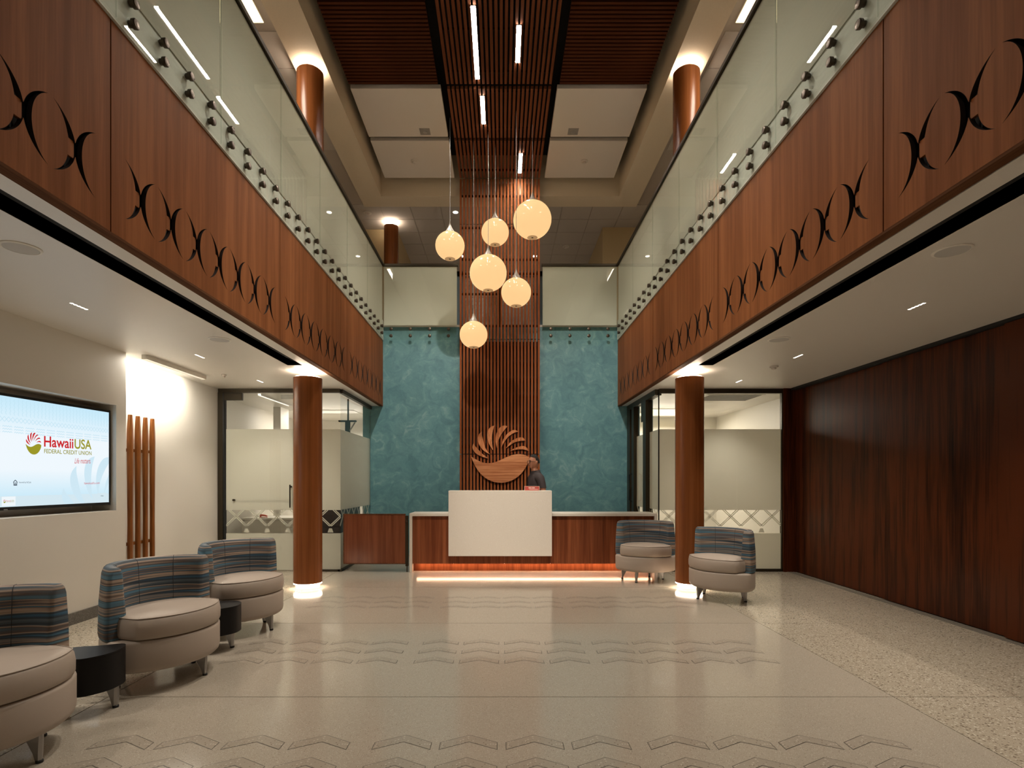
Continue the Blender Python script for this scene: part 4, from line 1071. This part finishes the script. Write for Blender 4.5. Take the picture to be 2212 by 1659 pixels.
table([(-2.27, 4.40), (-2.165, 4.52), (-2.175, 4.66), (-2.26, 4.75), (-2.42, 4.71), (-2.58, 4.69), (-2.70, 4.60), (-2.64, 4.47), (-2.5, 4.43), (-2.37, 4.42)], [(-2.25, 4.62, -.3), (-2.55, 4.58, 2.6)], 'small black wedge table beside the chair by the left column')
# ---- lower ceiling fixtures
def downlight(x, y, label, power=L_DOWN, vis=True):
    t = empty('linear_downlight', (x, y, ZC)); tag(t, label, 'downlight', 'five-cell ceiling downlights')
    L, Wd = .19, .034
    boxes('bezel', [(x - Wd / 2, x + Wd / 2, y - L / 2, y + L / 2, ZC - .0015, ZC - .0005)], M['trimwhite'], t)
    for k in range(5):
        yy = y - L / 2 + .02 + (L - .04) * k / 4
        box('cell', x - .010, x + .010, yy - .011, yy + .011, ZC - .0022, ZC - .0016, M['e_down'], t)
    lamp('cell_lamp', 'SPOT', (x, y, ZC - .02), power, NEUT, t, (x, y, 0), spot_size=math.radians(100), spot_blend=.8, shadow_soft_size=.05)
nm_ = {2.70: 'nearest the street end', 4.50: 'above the nearer chairs', 6.30: 'beside the wall washer', 7.87: 'in front of the office glass'}
for s, xx, sd in ((-1, -3.425, 'left'), (1, 3.36, 'right')):
    for y in (2.70, 4.50, 6.30, 7.87):
        n_ = {2.70: 'nearest the street end', 4.50: 'second from the street end', 6.30: 'third from the street end', 7.87: 'closest to the office glass'}[y]
        downlight(xx, y, 'slim five-cell downlight in the %s ceiling, %s' % (sd, n_), L_DOWN * (.85 if s < 0 else 1.15))
    downlight(xx, .6, 'slim five-cell downlight in the %s ceiling, added unseen above the camera' % sd, L_DOWN)  # unseen pair added for more light at the camera end
def speaker(x, y, r, label):
    t = empty('ceiling_speaker', (x, y, ZC)); tag(t, label, 'speaker', 'round ceiling speakers')
    lathe('rim', [(r, ZC), (r, ZC - .004), (r * .86, ZC - .008), (r * .84, ZC - .004)], x, y, M['trimwhite'], t, 48)
    lathe('grille', [(r * .84, ZC - .003), (r * .84, ZC - .007)], x, y, M['speaker'], t, 48)
speaker(-2.92, 3.374, .105, 'round white speaker in the left ceiling nearer the camera')
speaker(-2.818, 5.55, .105, 'round white speaker in the left ceiling nearer the column')
speaker(2.77, 3.415, .105, 'round white speaker in the right ceiling nearer the camera')
speaker(2.77, 5.55, .105, 'round white speaker in the right ceiling nearer the column')
detector(-3.69, 7.38, ZC, .03, 'tiny sprinkler cap in the left ceiling near the office door')
detector(3.355, 6.85, ZC, .05, 'round detector in the right ceiling near the rosewood wall')
ww = empty('wall_washer', (-4.0, 6.85, ZC)); tag(ww, 'recessed slot light washing the white wall above the paddles', 'wall light')
boxes('slot_trim', [(-4.035, -4.03, 6.22, 7.47, ZC - .05, ZC), (-4.03, -3.975, 6.22, 6.225, ZC - .05, ZC), (-4.03, -3.975, 7.465, 7.47, ZC - .05, ZC), (-3.98, -3.972, 6.22, 7.47, ZC - .05, ZC)], M['trimwhite'], ww)
box('lens', -4.03, -3.98, 6.23, 7.46, ZC - .012, ZC - .006, M['e_wash'], ww)
lamp('wash_lamp', 'AREA', (-4.10, 6.85, ZC - .03), L_WASH, (1.0, .92, .78), ww, (WL2, 6.85, 2.05), shape='RECTANGLE', size=.05, size_y=1.2)
for o in ww.children:
    if o.type == 'LIGHT': o.data.size = 1.2; o.data.size_y = .04
# ---- upper floor lights
for s, sd in ((-1, 'left'), (1, 'right')):
    xa, xb = sorted((s * (2.80 if s < 0 else 2.75), s * 3.38))
    t = empty('ceiling_troffer', ((xa + xb) / 2, 5.98, ZACT)); tag(t, 'glowing rectangular light panel in the tile ceiling, %s gallery' % sd, 'ceiling light', 'upper ceiling light panels')
    box('frame', xa, xb, 5.38, 6.58, ZACT + .001, ZACT + .011, M['tgrid'], t)
    box('diffuser', xa + .012, xb - .012, 5.40, 6.56, ZACT - .004, ZACT, M['e_troffer'], t)
    lamp('panel_lamp', 'AREA', ((xa + xb) / 2, 5.98, ZACT - .02), L_TROFFER * 5, NEUT, t, ((xa + xb) / 2, 5.98, 0), shape='RECTANGLE', size=.5, size_y=1.1)
def updown(px, py, label, power=55):
    h = ZACT - EYE; d = h * FPX / (1040 - py); x = (px - 1084) / FPX * d
    t = empty('round_downlight', (x, d, ZACT)); tag(t, label, 'downlight', 'round upper downlights')
    lathe('rim', [(.07, ZACT), (.07, ZACT - .004), (.052, ZACT - .006)], x, d, M['trimwhite'], t, 28)
    lathe('lens', [(.05, ZACT - .005), (.05, ZACT - .009)], x, d, M['e_down'], t, 24)
    lamp('down_lamp', 'SPOT', (x, d, ZACT - .03), power, NEUT, t, (x, d, 0), spot_size=math.radians(95), spot_blend=.7, shadow_soft_size=.05)
updown(984, 458, 'bright round downlight in the tile ceiling beside the slat screen')
updown(999, 553, 'distant round downlight seen by the left edge of the slats')
updown(1155, 553, 'distant round downlight seen by the right edge of the slats')
# ---- offices behind the glass
ol = empty('office_linear_light', (-3.85, 9.7, ZC)); tag(ol, 'slim ceiling light inside the office behind the left glass', 'ceiling light')
box('lens', -3.95, -3.90, 9.0, 10.3, ZC - .015, ZC - .003, M['e_wash'], ol)
boxes('trim', [(-3.955, -3.95, 8.99, 10.31, ZC - .03, ZC), (-3.90, -3.895, 8.99, 10.31, ZC - .03, ZC)], M['trimwhite'], ol)
lamp('office_fill_lamp', 'AREA', (-3.6, 11.7, ZC - .04), L_ROOM * 1.4, NEUT, ol, (-3.6, 11.2, 0), shape='RECTANGLE', size=1.2, size_y=1.2)  # fill lamp added deep in the room; the frame below only matches it
box('added_panel_frame', -4.25, -2.95, 11.05, 12.35, ZC - .006, ZC - .001, M['trimwhite'], ol)
ov = empty('air_diffuser', (3.9, 9.5, ZC)); tag(ov, 'grey air grille in the ceiling of the office behind the right glass', 'air grille')
box('frame', 3.35, 4.30, 9.05, 9.75, ZC - .008, ZC - .001, M['trimwhite'], ov)
for k in range(9): box('blade', 3.40, 4.25, 9.09 + .072 * k, 9.12 + .072 * k, ZC - .014, ZC - .009, M['grey'], ov)
orl = empty('office_fill_panel', (3.0, 10.2, ZC)); tag(orl, 'added ceiling light panel inside the office behind the right glass', 'ceiling light')
box('frame', 2.85, 3.95, 10.85, 11.95, ZC - .006, ZC - .001, M['trimwhite'], orl)
box('diffuser', 2.88, 3.92, 10.88, 11.92, ZC - .010, ZC - .007, M['e_troffer'], orl)
lamp('office_fill_lamp', 'AREA', (3.4, 11.4, ZC - .04), L_ROOM * 1.4, NEUT, orl, (3.4, 10.9, 0), shape='RECTANGLE', size=1.0, size_y=1.0)  # panel and lamp added to fill the right office with light
br = empty('ceiling_bracket', P(752, 912, 9.6)); tag(br, 'dark bracket hanging from the office ceiling behind left glass', 'bracket')
bx_, by_, bz_ = P(752, 912, 9.6)
box('plate', bx_ - .16, bx_ + .14, by_ - .03, by_ + .03, bz_ + .005, bz_ + .03, M['black'], br)
box('arm', bx_ - .045, bx_ + .03, by_ - .03, by_ + .03, bz_ - .35, bz_ + .005, M['black'], br)
tube('strut', [(bx_ + .12, by_, bz_), (bx_ - .02, by_, bz_ - .22)], .012, M['grey'], br)
tube('hanger', [(bx_, by_, bz_ + .03), (bx_, by_, ZC)], .014, M['black'], br)
cbn = empty('office_cabinet', (-2.85, 9.6, 0)); tag(cbn, 'dark low cabinet seen through the lattice of the left glass', 'cabinet')
box('body', -3.05, -2.60, 9.0, 10.2, .05, .95, plain('plum_laminate', (.030, .014, .014), .5), cbn, .006)
for k in range(3): box('drawer', -3.035, -2.615, 8.985, 9.0, .10 + .28 * k, .36 + .28 * k, plain('plum_laminate_front', (.035, .017, .017), .5), cbn, .004)
box('plinth', -3.02, -2.63, 9.03, 10.17, 0, .05, M['black'], cbn)
dsk = empty('office_desk', (-3.9, 10.4, 0)); tag(dsk, 'pale desk inside the office behind the frosted door', 'desk')
box('top', -4.6, -3.2, 9.8, 10.5, .70, .735, M['trimwhite'], dsk, .003)
box('front_board', -4.6, -3.2, 9.82, 9.85, 0, .70, M['white'], dsk)
boxes('side_board', [(-4.6, -4.57, 9.85, 10.45, 0, .70), (-3.23, -3.2, 9.85, 10.45, 0, .70)], M['white'], dsk)
clp = empty('red_stapler', (P(570, 1152, 9.95)[0], 9.95, .735)); tag(clp, 'small red stapler on the desk behind the frosted door', 'stapler')
rx = P(570, 1152, 9.95)[0]; Mred = plain('red_plastic', (.55, .06, .02), .35)
box('foot', rx - .07, rx + .07, 9.93, 9.96, .736, .746, Mred, clp, .003)
prism('jaw', [(rx - .07, .765), (rx + .06, .752), (rx + .065, .768), (rx + .02, .785), (rx - .06, .795)], 'xz', 9.93, 9.96, Mred, clp)
box('hinge', rx - .065, rx - .045, 9.932, 9.958, .745, .77, Mred, clp)

# ---- the receptionist
def person(x, y, rz):
    H = empty('person', (x, y, 0), rz)
    tag(H, 'person in a dark shirt and glasses turned sideways behind the desk', 'person')
    skin = plain('skin', (.42, .185, .105), .5); shirt = plain('dark_shirt', (.032, .023, .024), .8, bump=.2, bscale=400)
    hair = plain('dark_hair', (.010, .008, .006), .85, bump=.6, bscale=200); trs = plain('dark_trousers', (.02, .02, .023), .8)
    def skinned(name, verts, edges, rad, mat, root, sub=2):
        me = bpy.data.meshes.new(name); me.from_pydata(verts, edges, []); o = bpy.data.objects.new(name, me); COL.objects.link(o)
        sk = o.modifiers.new('skin', 'SKIN'); sk.use_smooth_shade = True
        for k, r in enumerate(rad): me.skin_vertices[0].data[k].radius = r if isinstance(r, tuple) else (r, r)
        for k in range(len(verts)): me.skin_vertices[0].data[k].use_root = (k == root)
        s = o.modifiers.new('sub', 'SUBSURF'); s.levels = sub; s.render_levels = sub
        dg = bpy.context.evaluated_depsgraph_get(); dg.update()
        m2 = bpy.data.meshes.new_from_object(o.evaluated_get(dg)); bpy.data.objects.remove(o, do_unlink=True)
        m2.materials.clear(); m2.materials.append(mat)
        for p in m2.polygons: p.use_smooth = True
        return m2
    # joints; the figure looks along -y, its left side is +x
    J = [(0, 0, .98), (0, .01, 1.14), (0, .01, 1.32), (0, .015, 1.445), (0, .008, 1.545), (0, -.012, 1.62),
         (.165, .015, 1.435), (.240, .04, 1.19), (.20, -.20, 1.10), (.10, -.40, 1.12),
         (-.165, .015, 1.435), (-.240, .03, 1.19), (-.20, -.20, 1.10), (-.10, -.40, 1.12),
         (.095, 0, .90), (.10, -.01, .50), (.10, .02, .09), (.11, -.14, .035),
         (-.095, 0, .90), (-.10, -.01, .50), (-.10, .02, .09), (-.11, -.14, .035)]
    Ed = [(0, 1), (1, 2), (2, 3), (3, 4), (4, 5), (3, 6), (6, 7), (7, 8), (8, 9), (3, 10), (10, 11), (11, 12), (12, 13), (0, 14), (14, 15), (15, 16), (16, 17), (0, 18), (18, 19), (19, 20), (20, 21)]
    Rd = [(.155, .11), (.14, .105), (.16, .12), (.105, .09), .056, .058, .066, .047, .040, .030, .066, .047, .040, .030, .085, .062, .045, .04, .085, .062, .045, .04]
    body = skinned('body', J, Ed, Rd, skin, 0)
    bm = bmesh.new(); bm.from_mesh(body)
    # head
    r_ = bmesh.ops.create_icosphere(bm, subdivisions=4, radius=1.0)
    for v_ in r_['verts']:
        p = v_.co.copy(); q = p.copy()
        hx, hy, hz = .074, .095, .122
        if p.z < 0: k = 1 - .28 * (-p.z) ** 1.5; q.x *= k; q.y *= (1 - .12 * (-p.z)) 
        c = Vector((q.x * hx, q.y * hy, q.z * hz))
        if p.y < -.55:
            nz = math.exp(-((p.x / .16) ** 2)) * math.exp(-(((p.z + .12) / .20) ** 2)); c.y -= .028 * nz          # nose
            br_ = math.exp(-(((p.z - .18) / .10) ** 2)) * math.exp(-((p.x / .6) ** 2)); c.y -= .006 * br_            # brow
            ey = math.exp(-(((abs(p.x) - .38) / .16) ** 2)) * math.exp(-(((p.z - .03) / .10) ** 2)); c.y += .009 * ey  # sockets
            mo = math.exp(-(((p.z + .46) / .045) ** 2)) * math.exp(-((p.x / .32) ** 2)); c.y += .004 * mo
            lp = (math.exp(-(((p.z + .40) / .05) ** 2)) + math.exp(-(((p.z + .53) / .05) ** 2))) * math.exp(-((p.x / .28) ** 2)); c.y -= .006 * lp
            ch = math.exp(-(((p.z + .80) / .16) ** 2)) * math.exp(-((p.x / .4) ** 2)); c.y -= .012 * ch
        v_.co = c + Vector((0, -.022, 1.698))
    for s in (-1, 1):                                    # ears
        e_ = bmesh.ops.create_uvsphere(bm, u_segments=12, v_segments=8, radius=1.0)
        for v_ in e_['verts']: v_.co = Vector((v_.co.x * .012 + s * .076, v_.co.y * .020 - .008, v_.co.z * .033 + 1.695))
    # hands: palm and five fingers each
    for s in (-1, 1):
        w0 = Vector((s * .10, -.40, 1.12))
        fw = Vector((-s * .25, -1, 0)).normalized(); sd_ = Vector((0, 0, 1)).cross(fw)
        e_ = bmesh.ops.create_uvsphere(bm, u_segments=14, v_segments=10, radius=1.0)
        for v_ in e_['verts']: v_.co = w0 + fw * (.045 + v_.co.y * .052) + sd_ * (v_.co.x * .040) + Vector((0, 0, v_.co.z * .016))
        for k, (o_, L) in enumerate(((-.030, .060), (-.010, .075), (.010, .080), (.030, .070))):
            a = w0 + fw * .075 + sd_ * o_; b = a + fw * L * .5 + Vector((0, 0, .004)); c = a + fw * L * .95 + Vector((0, 0, -.012))
            vv, ff = tube_v([a, b, c], [.0095, .0088, .007], 8); vs = [bm.verts.new(p) for p in vv]
            for q in ff: bm.faces.new([vs[i] for i in q])
        a = w0 + fw * .02 - sd_ * (s * -.032); b = a + fw * .03 - sd_ * (s * -.025); c = b + fw * .03
        vv, ff = tube_v([a, b, c], [.011, .010, .008], 8); vs = [bm.verts.new(p) for p in vv]
        for q in ff: bm.faces.new([vs[i] for i in q])
    bm.to_mesh(body); bm.free()
    tmp = bpy.data.objects.new('tmp', body); COL.objects.link(tmp)
    rm = tmp.modifiers.new('r', 'REMESH'); rm.mode = 'VOXEL'; rm.voxel_size = .0075
    sm = tmp.modifiers.new('s', 'SMOOTH'); sm.iterations = 2; sm.factor = .4
    dg = bpy.context.evaluated_depsgraph_get(); dg.update()
    b2 = bpy.data.meshes.new_from_object(tmp.evaluated_get(dg)); bpy.data.objects.remove(tmp, do_unlink=True)
    b2.materials.clear(); b2.materials.append(skin)
    for p in b2.polygons: p.use_smooth = True
    def put(nm, me, par=H):
        o = bpy.data.objects.new(nm, me); COL.objects.link(o); o.parent = par; return o
    put('body', b2)
    # shirt: the torso and upper arms of the same surface, let out by the cloth's thickness
    def worn(name, keep, d, mat):
        bm = bmesh.new(); bm.from_mesh(b2); bm.normal_update()
        bmesh.ops.delete(bm, geom=[v for v in bm.verts if not keep(v.co)], context='VERTS')
        for v in bm.verts: v.co += v.normal * d
        bmesh.ops.smooth_vert(bm, verts=bm.verts, factor=.5, use_axis_x=True, use_axis_y=True, use_axis_z=True)
        me = bpy.data.meshes.new(name); bm.to_mesh(me); bm.free(); me.materials.append(mat)
        for p in me.polygons: p.use_smooth = True
        put(name, me)
    worn('shirt', lambda p: p.z > .94 and p.z < 1.545 + .25 * p.y and (abs(p.x) < .17 and p.z > .94 and p.y > -.16 or p.z > 1.27), .011, shirt)
    v_, f_ = lathe_v([(.088, 1.510), (.082, 1.535), (.074, 1.562), (.068, 1.562), (.072, 1.532), (.076, 1.51)], 0, .008, 32, False)
    put('collar', data('collar', [(x_, y_, z_ + .16 * y_) for x_, y_, z_ in v_], f_, shirt, smooth=True))
    v_, f_ = tube_v([(-.026, -.108, 1.640), (-.010, -.117, 1.643), (0, -.118, 1.642), (.010, -.117, 1.643), (.026, -.108, 1.640)], [.002, .0035, .0035, .0035, .002], 6)
    put('mouth', data('mouth', v_, f_, plain('lip', (.22, .07, .05), .5), smooth=True))
    for s_ in (-1, 1):
        v_, f_ = tube_v([(s_ * .012, -.118, 1.722), (s_ * .032, -.113, 1.728), (s_ * .052, -.097, 1.722)], [.003, .0045, .002], 6)
        put('eyebrow', data('eyebrow', v_, f_, hair, smooth=True))
    tvv = [(0, 0, 1.0), J[14], J[15], (.10, .02, .08), J[18], J[19], (-.10, .02, .08)]
    put('trousers', skinned('trousers', tvv, [(0, 1), (1, 2), (2, 3), (0, 4), (4, 5), (5, 6)], [(.175, .13), .105, .08, .065, .105, .08, .065], trs, 0))
    # hair cap: upper and rear shell of the head
    bm = bmesh.new(); bmesh.ops.create_icosphere(bm, subdivisions=4, radius=1.0)
    kill = [v_ for v_ in bm.verts if not (v_.co.z > .52 + .22 * max(0, -v_.co.y) + .015 * math.sin(v_.co.x * 19) or (v_.co.y > .25 and v_.co.z > -.25) or (abs(v_.co.x) > .7 and v_.co.y > -.1 and v_.co.z > .1))]
    bmesh.ops.delete(bm, geom=kill, context='VERTS')
    for v_ in bm.verts:
        p = v_.co; up = 1.05 + .04 * max(0, p.z) + .012 * math.sin(p.x * 31 + p.y * 23); v_.co = Vector((p.x * .074 * 1.09, p.y * .095 * 1.07, p.z * .122 * up)) + Vector((0, -.022, 1.698))
    hm = bpy.data.meshes.new('hair'); bm.to_mesh(hm); bm.free(); hm.materials.append(hair)
    for p in hm.polygons: p.use_smooth = True
    put('hair', hm)
    for s in (-1, 1):
        v_, f_ = lathe_v([(.002, -.008), (.007, -.005), (.009, 0), (.007, .005), (.002, .008)], 0, 0, 12)
        me = data('eye', v_, f_, hair, smooth=True); me.transform(Matrix.Translation((s * .029, -.100, 1.704))); put('eye', me)
    gm = plain('glasses_frame', (.01, .01, .01), .3)
    V, F = [], []
    for s in (-1, 1):
        ring = [(s * .030 + .025 * math.cos(a), -.118 - .0, 1.700 + .019 * math.sin(a)) for a in [2 * PI * k / 16 for k in range(17)]]
        for path in (ring, [(s * .055, -.116, 1.708), (s * .078, -.01, 1.708)]):
            vv, ff = tube_v(path, .0032, 6); k = len(V); V += vv; F += [tuple(i + k for i in q) for q in ff]
    vv, ff = tube_v([(-.006, -.12, 1.703), (.006, -.12, 1.703)], .003, 6); k = len(V); V += vv; F += [tuple(i + k for i in q) for q in ff]
    put('glasses', data('glasses', V, F, gm, smooth=True))
    for s in (-1, 1):
        v_, f_ = bv(-.045, .045, -.15, .10, 0, .07); me = data('shoe', v_, f_, M['black'], bevel=.02); me.transform(Matrix.Translation((s * .105, -.03, 0))); put('shoe', me)
    return H
person(.552, 9.24, math.radians(-66))
